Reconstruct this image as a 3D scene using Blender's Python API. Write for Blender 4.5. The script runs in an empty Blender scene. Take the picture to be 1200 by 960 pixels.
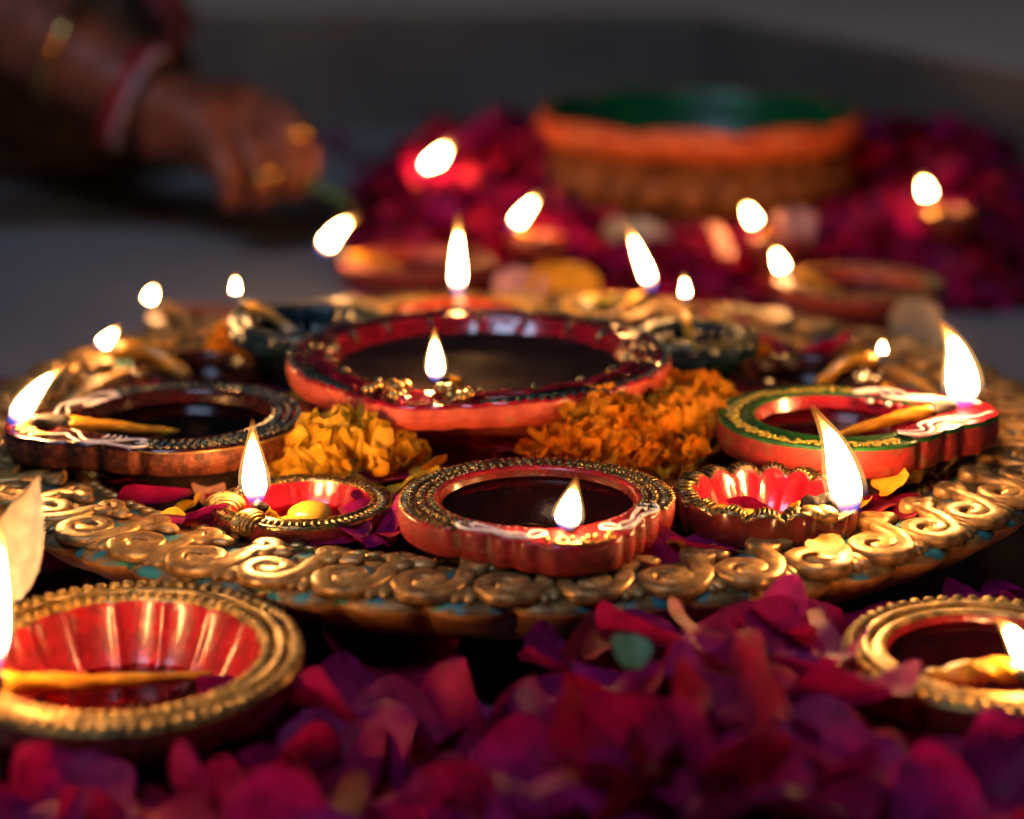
import bpy, math, random
import numpy as np
from mathutils import Vector, Matrix, Euler, noise as mnoise

random.seed(11)
R_ = math.radians
sc = bpy.context.scene
col = sc.collection

# ------------------------------------------------------------------ camera
CAM_Y, CAM_Z, PITCH, FPX = -1.028, 0.34, 15.5, 2630.0     # FPX: focal length in pixels of a 1200 px wide picture
cam_d = bpy.data.cameras.new('camera')
cam = bpy.data.objects.new('camera', cam_d)
col.objects.link(cam)
cam.location = (0, CAM_Y, CAM_Z)
cam.rotation_euler = (R_(90 - PITCH), 0, 0)
cam_d.sensor_width = 36.0
cam_d.lens = FPX * 36.0 / 1200.0
cam_d.clip_start, cam_d.clip_end = 0.01, 50
cam_d.dof.use_dof = True
cam_d.dof.focus_distance = 0.90
cam_d.dof.aperture_fstop = 4.0
sc.camera = cam

# ------------------------------------------------------------------ world and the cool light of an opening behind the camera
FL = 320.0                 # radiance of a flame's hot core
wd = bpy.data.worlds.new('World')
sc.world = wd
wd.use_nodes = True
wd.node_tree.nodes['Background'].inputs[0].default_value = (0.6, 0.65, 0.8, 1)
wd.node_tree.nodes['Background'].inputs[1].default_value = 0.012


def area(name, loc, target, size, power, color):
    d = bpy.data.lights.new(name, 'AREA')
    d.shape = 'RECTANGLE'
    d.size, d.size_y = size
    d.energy = power
    d.color = color
    o = bpy.data.objects.new(name, d)
    col.objects.link(o)
    o.location = loc
    o.rotation_euler = (Vector(target) - Vector(loc)).to_track_quat('-Z', 'Y').to_euler()
    return o


area('evening_window', (-0.9, -1.5, 2.7), (0, 0.1, 0), (1.2, 0.8), 36.0, (0.50, 0.66, 1.0))

sc.view_settings.view_transform = 'Standard'
sc.view_settings.look = 'None'
sc.view_settings.exposure = 0.0
sc.view_settings.gamma = 1.0
sc.view_settings.use_curve_mapping = False
cy = sc.cycles
cy.use_denoising = True
cy.max_bounces = 7
cy.diffuse_bounces = 3
cy.glossy_bounces = 3
cy.transmission_bounces = 3
cy.transparent_max_bounces = 16
cy.sample_clamp_indirect = 6.0
cy.caustics_reflective = False
cy.caustics_refractive = False
cy.use_light_tree = True


# ------------------------------------------------------------------ helpers
def ray(px, py):
    a = R_(PITCH)
    d = Vector(((px - 600) / FPX, 0, 0)) + Vector((0, math.cos(a), -math.sin(a)))
    d += Vector((0, math.sin(a), math.cos(a))) * ((480 - py) / FPX)
    return d


def onz(px, py, z):
    """the place on the level z that the photograph shows at a pixel"""
    d = ray(px, py)
    return Vector((0, CAM_Y, CAM_Z)) + d * ((z - CAM_Z) / d.z)


def ony(px, py, y):
    """the place in the upright plane y that the photograph shows at a pixel"""
    d = ray(px, py)
    return Vector((0, CAM_Y, CAM_Z)) + d * ((y - CAM_Y) / d.y)


def mpp(p):
    """metres per photograph pixel at a point"""
    return (Vector(p) - Vector((0, CAM_Y, CAM_Z))).length / FPX


class MB:
    def __init__(s):
        s.v, s.f, s.m, s.at = [], [], [], {}

    def add(s, vs, fs, mi=0, **attrs):
        o = len(s.v)
        for k, a in attrs.items():
            s.at.setdefault(k, [0.0] * o)
        s.v.extend([tuple(p) for p in vs])
        s.f.extend([tuple(i + o for i in f) for f in fs])
        s.m.extend([mi] * len(fs) if isinstance(mi, int) else mi)
        for k in s.at:
            s.at[k].extend(attrs.get(k, [0.0] * len(vs)))

    def tube(s, pts, rad, n=8, mi=0, flat=1.0, up=(0, 0, 1), closed=False, sup=1.0, twist=0.0):
        """a tube along pts; flat < 1 squashes it along up; sup < 1 makes its section boxier"""
        P = [Vector(p) for p in pts]
        up = Vector(up)
        vs, fs, N = [], [], len(P)
        for i, p in enumerate(P):
            a, b = (P[(i - 1) % N], P[(i + 1) % N]) if closed else (P[max(i - 1, 0)], P[min(i + 1, N - 1)])
            t = (b - a).normalized() if (b - a).length > 1e-9 else Vector((1, 0, 0))
            sd = t.cross(up)
            sd = sd.normalized() if sd.length > 1e-6 else Vector((1, 0, 0)).cross(t).normalized()
            w = sd.cross(t).normalized()
            r = rad[i] if hasattr(rad, '__len__') else rad
            fl = flat[i] if hasattr(flat, '__len__') else flat
            for k in range(n):
                c, q = math.cos(2 * math.pi * k / n), math.sin(2 * math.pi * k / n)
                c = math.copysign(abs(c) ** sup, c)
                q = math.copysign(abs(q) ** sup, q)
                rr_ = r
                r = r * (1 + twist * math.cos(6 * math.pi * k / n + i * .8))
                vs.append(p + sd * (r * c) + w * (r * q * fl))
                r = rr_
        for i in range(N if closed else N - 1):
            j = (i + 1) % N
            for k in range(n):
                l = (k + 1) % n
                fs.append((i * n + k, j * n + k, j * n + l, i * n + l))
        if not closed:
            vs += [P[0], P[-1]]
            for k in range(n):
                l = (k + 1) % n
                fs.append((k, l, N * n))
                fs.append(((N - 1) * n + l, (N - 1) * n + k, N * n + 1))
        s.add(vs, fs, mi)

    def ball(s, c, r, nu=8, nv=5, mi=0, M=None):
        c = Vector(c)
        rr = r if hasattr(r, '__len__') else (r, r, r)
        vs = [Vector((0, 0, rr[2]))]
        for i in range(1, nv):
            a = math.pi * i / nv
            for k in range(nu):
                b = 2 * math.pi * k / nu
                vs.append(Vector((rr[0] * math.sin(a) * math.cos(b), rr[1] * math.sin(a) * math.sin(b), rr[2] * math.cos(a))))
        vs.append(Vector((0, 0, -rr[2])))
        if M is not None:
            vs = [M @ v for v in vs]
        vs = [v + c for v in vs]
        fs = []
        for k in range(nu):
            l = (k + 1) % nu
            fs.append((0, 1 + k, 1 + l))
            for i in range(nv - 2):
                fs.append((1 + i * nu + k, 1 + (i + 1) * nu + k, 1 + (i + 1) * nu + l, 1 + i * nu + l))
            fs.append((1 + (nv - 2) * nu + l, 1 + (nv - 2) * nu + k, len(vs) - 1))
        s.add(vs, fs, mi)

    def rings(s, rings, mi=None, cap0=False, cap1=False):
        """join closed rings of equal length; mi[i] is the material of the band after ring i"""
        n = len(rings[0])
        vs = [v for r in rings for v in r]
        fs, ms = [], []
        for i in range(len(rings) - 1):
            for k in range(n):
                l = (k + 1) % n
                fs.append((i * n + k, (i + 1) * n + k, (i + 1) * n + l, i * n + l))
                ms.append(mi[i] if mi else 0)
        if cap0:
            c = sum((Vector(v) for v in rings[0]), Vector()) / n
            vs.append(c)
            for k in range(n):
                fs.append(((k + 1) % n, k, len(vs) - 1)[::-1])
                ms.append(mi[0] if mi else 0)
        if cap1:
            c = sum((Vector(v) for v in rings[-1]), Vector()) / n
            vs.append(c)
            b = (len(rings) - 1) * n
            for k in range(n):
                fs.append((b + k, b + (k + 1) % n, len(vs) - 1)[::-1])
                ms.append(mi[-1] if mi else 0)
        s.add(vs, fs, ms)

    def mesh(s, name, mats, smooth=True):
        me = bpy.data.meshes.new(name)
        me.from_pydata(s.v, [], s.f)
        for m in (mats if isinstance(mats, (list, tuple)) else [mats]):
            me.materials.append(m)
        me.polygons.foreach_set('material_index', s.m)
        me.polygons.foreach_set('use_smooth', [smooth] * len(s.f))
        for k, a in s.at.items():
            t = me.attributes.new(k, 'FLOAT', 'POINT')
            t.data.foreach_set('value', a)
        me.update()
        return me

    def build(s, name, mats, parent=None, smooth=True):
        return link(name, s.mesh(name, mats, smooth), parent)


def link(name, me, parent=None, M=None):
    o = bpy.data.objects.new(name, me)
    col.objects.link(o)
    o.parent = parent
    if M is not None:
        o.matrix_local = M
    return o


def tag(o, label, cat=None, group=None, kind=None):
    if label:
        o['label'] = label
    if cat:
        o['category'] = cat
    if group:
        o['group'] = group
    if kind:
        o['kind'] = kind
    return o


def thing(name, M, label, cat, group=None):
    o = bpy.data.objects.new(name, None)
    col.objects.link(o)
    o.empty_display_size = 0.02
    o.matrix_world = M
    return tag(o, label, cat, group)


def smoothstep(a, b, x):
    t = min(1, max(0, (x - a) / (b - a)))
    return t * t * (3 - 2 * t)


def wrap(a):
    return (a + math.pi) % (2 * math.pi) - math.pi


# ------------------------------------------------------------------ materials
def new_mat(name):
    m = bpy.data.materials.new(name)
    m.use_nodes = True
    m.node_tree.nodes.clear()
    return m, m.node_tree.nodes, m.node_tree.links


def rgba(c):
    return (c[0], c[1], c[2], 1)


def ramp(N, stops, interp='LINEAR'):
    r = N.new('ShaderNodeValToRGB')
    r.color_ramp.interpolation = interp
    e = r.color_ramp.elements
    while len(e) < len(stops):
        e.new(0.5)
    for i, (p, c) in enumerate(stops):
        e[i].position = p
        e[i].color = rgba(c) if hasattr(c, '__len__') else (c, c, c, 1)
    return r


def paint(name, c1, c2=None, rough=0.4, metal=0.0, scale=180, lo=0.42, hi=0.62, bump=0.25, bscale=600, coat=0.0, rvar=0.15, bdist=0.0006, c3=None, s3=60, lo3=0.55, hi3=0.62):
    m, N, L = new_mat(name)
    out = N.new('ShaderNodeOutputMaterial')
    p = N.new('ShaderNodeBsdfPrincipled')
    L.new(p.outputs[0], out.inputs[0])
    tc = N.new('ShaderNodeTexCoord')
    n1 = N.new('ShaderNodeTexNoise')
    n1.inputs['Scale'].default_value = scale
    n1.inputs['Detail'].default_value = 5
    L.new(tc.outputs['Object'], n1.inputs['Vector'])
    if c2 is None:
        c2 = tuple(x * 0.55 for x in c1)
    r = ramp(N, [(lo, c2), (hi, c1)])
    L.new(n1.outputs[0], r.inputs[0])
    csock = r.outputs[0]
    if c3 is not None:
        n3 = N.new('ShaderNodeTexNoise')
        n3.inputs['Scale'].default_value = s3
        n3.inputs['Detail'].default_value = 4
        L.new(tc.outputs['Object'], n3.inputs['Vector'])
        r3 = ramp(N, [(lo3, 0.0), (hi3, 1.0)])
        L.new(n3.outputs[0], r3.inputs[0])
        mx = N.new('ShaderNodeMixRGB')
        L.new(r3.outputs[0], mx.inputs[0])
        L.new(csock, mx.inputs[1])
        mx.inputs[2].default_value = rgba(c3)
        csock = mx.outputs[0]
        if metal > 0:
            mm = N.new('ShaderNodeMath')
            mm.operation = 'MULTIPLY_ADD'
            L.new(r3.outputs[0], mm.inputs[0])
            mm.inputs[1].default_value = -metal * 0.8
            mm.inputs[2].default_value = metal
            L.new(mm.outputs[0], p.inputs['Metallic'])
    L.new(csock, p.inputs['Base Color'])
    if not p.inputs['Metallic'].is_linked:
        p.inputs['Metallic'].default_value = metal
    mr = N.new('ShaderNodeMapRange')
    mr.inputs['To Min'].default_value = max(0.03, rough + rvar)
    mr.inputs['To Max'].default_value = max(0.03, rough - rvar)
    mr.inputs['From Min'].default_value, mr.inputs['From Max'].default_value = 0.3, 0.7
    L.new(n1.outputs[0], mr.inputs['Value'])
    L.new(mr.outputs[0], p.inputs['Roughness'])
    p.inputs['Coat Weight'].default_value = coat
    p.inputs['Coat Roughness'].default_value = 0.12
    if bump > 0:
        n2 = N.new('ShaderNodeTexNoise')
        n2.inputs['Scale'].default_value = bscale
        n2.inputs['Detail'].default_value = 4
        L.new(tc.outputs['Object'], n2.inputs['Vector'])
        b = N.new('ShaderNodeBump')
        b.inputs['Strength'].default_value = bump
        b.inputs['Distance'].default_value = bdist
        L.new(n2.outputs[0], b.inputs['Height'])
        L.new(b.outputs[0], p.inputs['Normal'])
    return m


def petal_mat(name, stops, tip=None, pale=(0.75, 0.62, 0.42), trans=0.35, rough=0.55, pale_to=0.22, sheen=0.0, spec=0.16):
    m, N, L = new_mat(name)
    out = N.new('ShaderNodeOutputMaterial')
    p = N.new('ShaderNodeBsdfPrincipled')
    tr = N.new('ShaderNodeBsdfTranslucent')
    mix = N.new('ShaderNodeMixShader')
    mix.inputs[0].default_value = trans
    L.new(p.outputs[0], mix.inputs[1])
    L.new(tr.outputs[0], mix.inputs[2])
    L.new(mix.outputs[0], out.inputs[0])
    oi = N.new('ShaderNodeObjectInfo')
    ar = N.new('ShaderNodeAttribute')
    ar.attribute_name = 'rnd'
    ad = N.new('ShaderNodeMath')
    ad.operation = 'ADD'
    L.new(oi.outputs['Random'], ad.inputs[0])
    L.new(ar.outputs['Fac'], ad.inputs[1])
    fr = N.new('ShaderNodeMath')
    fr.operation = 'FRACT'
    L.new(ad.outputs[0], fr.inputs[0])
    r = ramp(N, stops)
    L.new(fr.outputs[0], r.inputs[0])
    ag = N.new('ShaderNodeAttribute')
    ag.attribute_name = 'grad'
    g = ramp(N, [(0.0, 1.0), (pale_to, 0.0)])
    L.new(ag.outputs['Fac'], g.inputs[0])
    tc = N.new('ShaderNodeTexCoord')
    nz = N.new('ShaderNodeTexNoise')
    nz.inputs['Scale'].default_value = 130
    nz.inputs['Detail'].default_value = 4
    L.new(tc.outputs['Object'], nz.inputs['Vector'])
    nr = ramp(N, [(0.3, 0.55), (0.7, 1.15)])
    L.new(nz.outputs[0], nr.inputs[0])
    mu = N.new('ShaderNodeMixRGB')
    mu.blend_type = 'MULTIPLY'
    mu.inputs[0].default_value = 1.0
    L.new(r.outputs[0], mu.inputs[1])
    L.new(nr.outputs[0], mu.inputs[2])
    mp = N.new('ShaderNodeMixRGB')
    L.new(g.outputs[0], mp.inputs[0])
    L.new(mu.outputs[0], mp.inputs[1])
    mp.inputs[2].default_value = rgba(pale)
    L.new(mp.outputs[0], p.inputs['Base Color'])
    L.new(mp.outputs[0], tr.inputs['Color'])
    p.inputs['Roughness'].default_value = rough
    p.inputs['Specular IOR Level'].default_value = spec
    p.inputs['Sheen Weight'].default_value = sheen
    p.inputs['Sheen Roughness'].default_value = 0.4
    w = N.new('ShaderNodeTexWave')
    w.inputs['Scale'].default_value = 220
    w.inputs['Distortion'].default_value = 3
    L.new(tc.outputs['Object'], w.inputs['Vector'])
    b = N.new('ShaderNodeBump')
    b.inputs['Strength'].default_value = 0.12
    b.inputs['Distance'].default_value = 0.0005
    L.new(w.outputs[0], b.inputs['Height'])
    L.new(b.outputs[0], p.inputs['Normal'])
    return m


def oil_mat(name, tint, gloss=1.0):
    m, N, L = new_mat(name)
    out = N.new('ShaderNodeOutputMaterial')
    t = N.new('ShaderNodeBsdfTransparent')
    t.inputs[0].default_value = rgba(tint)
    g = N.new('ShaderNodeBsdfGlossy')
    g.inputs['Roughness'].default_value = 0.03
    f = N.new('ShaderNodeFresnel')
    f.inputs['IOR'].default_value = 1.46
    mix = N.new('ShaderNodeMixShader')
    L.new(f.outputs[0], mix.inputs[0])
    L.new(t.outputs[0], mix.inputs[1])
    L.new(g.outputs[0], mix.inputs[2])
    L.new(mix.outputs[0], out.inputs[0])
    tc = N.new('ShaderNodeTexCoord')
    n = N.new('ShaderNodeTexNoise')
    n.inputs['Scale'].default_value = 60
    L.new(tc.outputs['Object'], n.inputs['Vector'])
    b = N.new('ShaderNodeBump')
    b.inputs['Strength'].default_value = 0.05
    b.inputs['Distance'].default_value = 0.001
    L.new(n.outputs[0], b.inputs['Height'])
    L.new(b.outputs[0], g.inputs['Normal'])
    L.new(b.outputs[0], f.inputs['Normal'])
    return m


def flame_mats():
    m, N, L = new_mat('flame_core')
    out = N.new('ShaderNodeOutputMaterial')
    e = N.new('ShaderNodeEmission')
    t = N.new('ShaderNodeBsdfTransparent')
    mix = N.new('ShaderNodeMixShader')
    L.new(t.outputs[0], mix.inputs[1])
    L.new(e.outputs[0], mix.inputs[2])
    L.new(mix.outputs[0], out.inputs[0])
    a = N.new('ShaderNodeAttribute')
    a.attribute_name = 'hgt'
    c = ramp(N, [(0.0, (0.05, 0.12, 1)), (0.07, (0.12, 0.2, 1)), (0.12, (1, 0.42, 0.26)), (0.24, (1, 0.48, 0.16)), (0.7, (1, 0.46, 0.13)), (0.84, (1, 0.38, 0.08)), (1.0, (1, 0.22, 0.02))])
    s = ramp(N, [(0.0, 0.003), (0.07, 0.003), (0.12, 0.008), (0.17, 0.05), (0.24, 1.0), (0.66, 1.0), (0.78, 0.04), (0.88, 0.008), (1.0, 0.003)])
    k = ramp(N, [(0.0, 0.3), (0.07, 0.55), (0.14, 0.8), (0.2, 1.0), (0.82, 1.0), (1.0, 0.08)])
    mu = N.new('ShaderNodeMath')
    mu.operation = 'MULTIPLY'
    mu.inputs[1].default_value = FL
    for x in (c, s, k):
        L.new(a.outputs['Fac'], x.inputs[0])
    L.new(s.outputs[0], mu.inputs[0])
    L.new(c.outputs[0], e.inputs[0])
    L.new(mu.outputs[0], e.inputs[1])
    L.new(k.outputs[0], mix.inputs[0])
    # the thin outer veil of the flame
    m2, N, L = new_mat('flame_veil')
    out = N.new('ShaderNodeOutputMaterial')
    e = N.new('ShaderNodeEmission')
    t = N.new('ShaderNodeBsdfTransparent')
    mix = N.new('ShaderNodeMixShader')
    L.new(t.outputs[0], mix.inputs[1])
    L.new(e.outputs[0], mix.inputs[2])
    L.new(mix.outputs[0], out.inputs[0])
    a = N.new('ShaderNodeAttribute')
    a.attribute_name = 'hgt'
    c = ramp(N, [(0.0, (0.05, 0.12, 1)), (0.12, (0.25, 0.2, 0.9)), (0.25, (1, 0.52, 0.18)), (0.7, (1, 0.46, 0.10)), (1.0, (1, 0.25, 0.03))])
    k = ramp(N, [(0.0, 0.05), (0.06, 0.0), (0.16, 0.0), (0.30, 0.34), (0.8, 0.36), (1.0, 0.0)])
    L.new(a.outputs['Fac'], c.inputs[0])
    L.new(a.outputs['Fac'], k.inputs[0])
    L.new(c.outputs[0], e.inputs[0])
    e.inputs[1].default_value = 1.3
    L.new(k.outputs[0], mix.inputs[0])
    m2.cycles.emission_sampling = 'NONE'
    return m, m2


GOLD = paint('aged_gold_paint', (0.78, 0.46, 0.13), (0.42, 0.22, 0.06), rough=0.36, metal=0.75, scale=160, bump=0.35, bscale=420, bdist=0.0005)
GOLD_TEAL = paint('gold_paint_with_teal_wash', (0.68, 0.395, 0.125), (0.24, 0.125, 0.038), rough=0.40, metal=0.45, scale=130, bump=0.5, bscale=330, c3=(0.04, 0.21, 0.19), s3=85, lo3=0.64, hi3=0.76)
GOLD_SIDE = paint('bronze_rim_side', (0.55, 0.24, 0.06), (0.30, 0.12, 0.03), rough=0.5, metal=0.25, scale=90, bump=0.3, bscale=350)
PATINA = paint('dark_teal_patina', (0.36, 0.19, 0.05), (0.13, 0.07, 0.02), rough=0.5, metal=0.3, scale=110, bump=0.4, c3=(0.02, 0.18, 0.20), s3=85, lo3=0.52, hi3=0.6)
TRAY = paint('dark_brown_tray', (0.10, 0.04, 0.02), (0.05, 0.02, 0.012), rough=0.6, scale=60)
RED = paint('red_lacquer', (0.42, 0.016, 0.022), (0.22, 0.006, 0.010), rough=0.36, scale=140, bump=0.6, bscale=320, coat=0.35)
RED_GLOSS = paint('wet_red_lacquer', (0.46, 0.010, 0.026), (0.24, 0.004, 0.012), rough=0.26, scale=110, bump=0.55, bscale=350, coat=1.0, rvar=0.08)
CORAL = paint('coral_clay', (0.64, 0.10, 0.055), (0.50, 0.065, 0.038), rough=0.6, scale=120, bump=0.5, bscale=500, c3=(0.42, 0.16, 0.06), s3=60, lo3=0.60, hi3=0.68)
RED_SIDE = paint('red_painted_clay', (0.36, 0.026, 0.020), (0.22, 0.016, 0.010), rough=0.5, scale=170, bump=0.6, bscale=450, coat=0.05, c3=(0.20, 0.075, 0.03), s3=95, lo3=0.60, hi3=0.66)
BROWN_SIDE = paint('copper_brown_side', (0.22, 0.058, 0.022), (0.07, 0.018, 0.008), rough=0.42, metal=0.3, scale=260, bump=0.6, bscale=900)
BLACK_RED = paint('maroon_black_lacquer', (0.055, 0.008, 0.008), (0.02, 0.004, 0.004), rough=0.22, scale=110, bump=0.15, coat=0.6)
MAROON = paint('maroon_lacquer', (0.24, 0.03, 0.016), (0.13, 0.012, 0.008), rough=0.26, scale=110, bump=0.2, coat=0.5)
TEAL_BEAD = paint('tarnished_teal_gold', (0.42, 0.30, 0.14), (0.05, 0.10, 0.10), rough=0.25, metal=0.8, scale=220, bump=0.2)
OLD_GOLD = paint('dull_old_gold', (0.56, 0.34, 0.085), (0.20, 0.12, 0.03), rough=0.42, metal=0.45, scale=140, bump=0.5, bscale=350)
GOLD_BEAD = paint('tarnished_gold', (0.58, 0.36, 0.11), (0.12, 0.085, 0.035), rough=0.3, metal=0.8, scale=240, bump=0.2)
DARK_GREEN = paint('dark_green_metal_paint', (0.03, 0.09, 0.07), (0.012, 0.03, 0.03), rough=0.25, metal=0.3, scale=200, bump=0.2)
GREEN = paint('green_paint', (0.025, 0.13, 0.018), (0.012, 0.07, 0.01), rough=0.4, scale=200, bump=0.3)
YELLOW = paint('yellow_paint_lines', (0.72, 0.52, 0.06), (0.55, 0.34, 0.03), rough=0.4, scale=250, bump=0.2)
WHITE = paint('white_paint_lines', (0.84, 0.76, 0.74), (0.70, 0.60, 0.58), rough=0.4, scale=260, bump=0.25)
TEAL_DARK = paint('blue_green_glaze', (0.012, 0.045, 0.055), (0.006, 0.02, 0.03), rough=0.2, scale=150, bump=0.15, coat=0.5)
OLIVE = paint('olive_gold_glaze', (0.16, 0.13, 0.02), (0.05, 0.05, 0.01), rough=0.25, scale=150, coat=0.4)
BROWN_CLAY = paint('brown_clay', (0.26, 0.07, 0.025), (0.14, 0.035, 0.015), rough=0.55, scale=120)
RED_CLAY = paint('dark_red_clay', (0.34, 0.035, 0.02), (0.20, 0.02, 0.012), rough=0.5, scale=120)
ORANGE_LIP = paint('orange_red_lip', (0.66, 0.12, 0.035), (0.48, 0.075, 0.022), rough=0.4, scale=70)
POT_GREEN = paint('green_bowl_inside', (0.01, 0.17, 0.035), (0.006, 0.10, 0.03), rough=0.35, scale=50)
POT_BODY = paint('brown_gold_bowl_body', (0.36, 0.13, 0.04), (0.14, 0.045, 0.016), rough=0.45, metal=0.3, scale=60)
FOOT_SHADE = paint('painted_foot_shade', (0.055, 0.022, 0.014), (0.025, 0.011, 0.008), rough=0.7, scale=120, bump=0.4)  # shade under the lamp rims, painted in as a near-black foot colour
WICK = paint('ghee_soaked_cotton', (0.80, 0.38, 0.025), (0.60, 0.24, 0.012), rough=0.28, scale=220, bump=0.5, bscale=500, coat=0.4)
WAX = paint('yellow_ghee', (0.78, 0.46, 0.04), (0.66, 0.34, 0.03), rough=0.25, scale=120, bump=0.2, coat=0.5)
CHAR = paint('charred_cotton', (0.018, 0.012, 0.010), (0.006, 0.005, 0.005), rough=0.6, scale=400, bump=0.8, bscale=500)
OIL_DARK = oil_mat('dark_oil', (0.22, 0.10, 0.06))
OIL_RED = oil_mat('red_tinted_oil', (0.72, 0.36, 0.30))
OIL_DEEP = oil_mat('deep_red_oil', (0.42, 0.12, 0.10))
OIL_BROWN = oil_mat('amber_oil', (0.78, 0.52, 0.34))
DARK_WAX = paint('dark_set_ghee', (0.030, 0.016, 0.014), (0.020, 0.010, 0.010), rough=0.62, scale=40, bump=0.1, bscale=90)
DARK_WAX.node_tree.nodes['Principled BSDF'].inputs['Specular IOR Level'].default_value = .06
FLAME, VEIL = flame_mats()
ROSE = petal_mat('rose_petal_crimson', [(0.0, (0.36, 0.004, 0.03)), (0.25, (0.54, 0.008, 0.06)), (0.5, (0.54, 0.008, 0.14)), (0.7, (0.36, 0.006, 0.14)), (0.85, (0.14, 0.002, 0.018)), (1.0, (0.56, 0.012, 0.07))], pale=(0.42, 0.06, 0.06), pale_to=0.12)
TONES = {}
for tone_, st_ in (('crimson', [(0.0, (0.34, 0.004, 0.05)), (1.0, (0.42, 0.007, 0.085))]), ('magenta', [(0.0, (0.46, 0.008, 0.12)), (1.0, (0.40, 0.008, 0.16))]), ('dark maroon', [(0.0, (0.11, 0.001, 0.012)), (1.0, (0.17, 0.002, 0.02))]), ('purple tinged', [(0.0, (0.30, 0.005, 0.09)), (1.0, (0.36, 0.008, 0.13))])):
    TONES[tone_] = petal_mat('rose_petal_' + tone_.replace(' ', '_'), st_, pale=(0.44, 0.06, 0.06), pale_to=0.13)
ORANGE_P = petal_mat('marigold_orange', [(0.0, (0.88, 0.30, 0.012)), (0.5, (0.92, 0.40, 0.02)), (1.0, (0.86, 0.26, 0.01))], pale=(0.8, 0.42, 0.04), trans=0.3, sheen=0.0)
YELLOW_P = petal_mat('marigold_yellow', [(0.0, (0.86, 0.44, 0.02)), (0.5, (0.88, 0.52, 0.04)), (1.0, (0.84, 0.36, 0.015))], pale=(0.8, 0.5, 0.08), trans=0.3, sheen=0.0)
CREAM = petal_mat('cream_petal', [(0.0, (0.66, 0.60, 0.48)), (1.0, (0.62, 0.56, 0.45))], pale=(0.72, 0.66, 0.44), trans=0.3, sheen=0.0)
CREAM_B = petal_mat('bright_cream_petal', [(0.0, (0.88, 0.60, 0.34)), (1.0, (0.86, 0.58, 0.32))], pale=(0.86, 0.62, 0.38), trans=0.25)
PINK = petal_mat('pink_petal', [(0.0, (0.80, 0.36, 0.34)), (1.0, (0.78, 0.42, 0.36))], pale=(0.8, 0.62, 0.5), trans=0.3)
LEAF = petal_mat('green_leaf', [(0.0, (0.10, 0.26, 0.16)), (1.0, (0.14, 0.30, 0.20))], pale=(0.12, 0.2, 0.06), trans=0.25, sheen=0.0)
STEM = paint('green_stem', (0.10, 0.22, 0.03), (0.06, 0.14, 0.02), rough=0.5, scale=120)
SKIN = paint('brown_skin', (0.30, 0.085, 0.038), (0.19, 0.050, 0.023), rough=0.5, scale=60, bump=0.25, bscale=300)
CLOTH = paint('dark_brown_cloth', (0.075, 0.042, 0.02), (0.045, 0.024, 0.012), rough=0.8, scale=30)
CLOTH_RED = paint('dark_red_cloth', (0.14, 0.012, 0.012), (0.08, 0.006, 0.008), rough=0.7, scale=40)
JEWEL = paint('polished_gold', (0.95, 0.60, 0.20), (0.85, 0.48, 0.14), rough=0.12, metal=1.0, scale=90, bump=0.0, rvar=0.05)
BANGLE_W = paint('white_bangle', (0.50, 0.36, 0.40), (0.38, 0.24, 0.28), rough=0.3, scale=90)
BANGLE_R = paint('red_bangle', (0.45, 0.02, 0.03), (0.35, 0.015, 0.02), rough=0.3, scale=90)


def floor_mat():
    m, N, L = new_mat('pale_polished_stone')
    out = N.new('ShaderNodeOutputMaterial')
    p = N.new('ShaderNodeBsdfPrincipled')
    L.new(p.outputs[0], out.inputs[0])
    tc = N.new('ShaderNodeTexCoord')
    n = N.new('ShaderNodeTexNoise')
    n.inputs['Scale'].default_value = 5
    n.inputs['Detail'].default_value = 8
    L.new(tc.outputs['Object'], n.inputs['Vector'])
    r = ramp(N, [(0.35, (0.22, 0.21, 0.21)), (0.65, (0.29, 0.28, 0.275))])
    L.new(n.outputs[0], r.inputs[0])
    L.new(r.outputs[0], p.inputs['Base Color'])
    n2 = N.new('ShaderNodeTexNoise')
    n2.inputs['Scale'].default_value = 40
    L.new(tc.outputs['Object'], n2.inputs['Vector'])
    mr = N.new('ShaderNodeMapRange')
    mr.inputs['To Min'].default_value, mr.inputs['To Max'].default_value = 0.28, 0.42
    L.new(n2.outputs[0], mr.inputs['Value'])
    L.new(mr.outputs[0], p.inputs['Roughness'])
    return m


FLOOR = floor_mat()
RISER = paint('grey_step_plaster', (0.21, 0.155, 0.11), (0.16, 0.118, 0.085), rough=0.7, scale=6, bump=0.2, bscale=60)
LIT_TREAD = paint('tread_with_painted_light', (0.78, 0.52, 0.36), (0.66, 0.43, 0.30), rough=0.6, scale=8)  # warm light on the step top, painted in as a paler colour
STRIP = paint('dark_brown_strip', (0.12, 0.075, 0.05), (0.08, 0.05, 0.035), rough=0.45, scale=14)

# ------------------------------------------------------------------ surroundings: floor, brown strip, step
b = MB()
b.add([(-2.5, -2.5, 0), (2.5, -2.5, 0), (2.5, 3.0, 0), (-2.5, 3.0, 0)], [(0, 1, 2, 3)])
tag(b.build('floor', FLOOR, smooth=False), 'pale polished stone floor under the platter', kind='structure')


def slab(outline, z0, z1, mats):
    b = MB()
    n = len(outline)
    b.add([(x, y, z0) for x, y in outline] + [(x, y, z1) for x, y in outline],
          [(i, (i + 1) % n, n + (i + 1) % n, n + i) for i in range(n)] + [tuple(range(n, 2 * n))], 0)
    return b


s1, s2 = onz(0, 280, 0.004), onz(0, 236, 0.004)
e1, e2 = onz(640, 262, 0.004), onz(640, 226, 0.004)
b = slab([(-2.4, s1.y + 0.06), (e1.x, e1.y), (e2.x, e2.y), (-2.4, s2.y + 0.06)], 0.0005, 0.004, STRIP)  # thin strip across the floor, darker brown than the floor around it
tag(b.build('floor_strip', STRIP, smooth=False), 'dark brown strip across the floor beside the hand', kind='structure')

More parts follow.
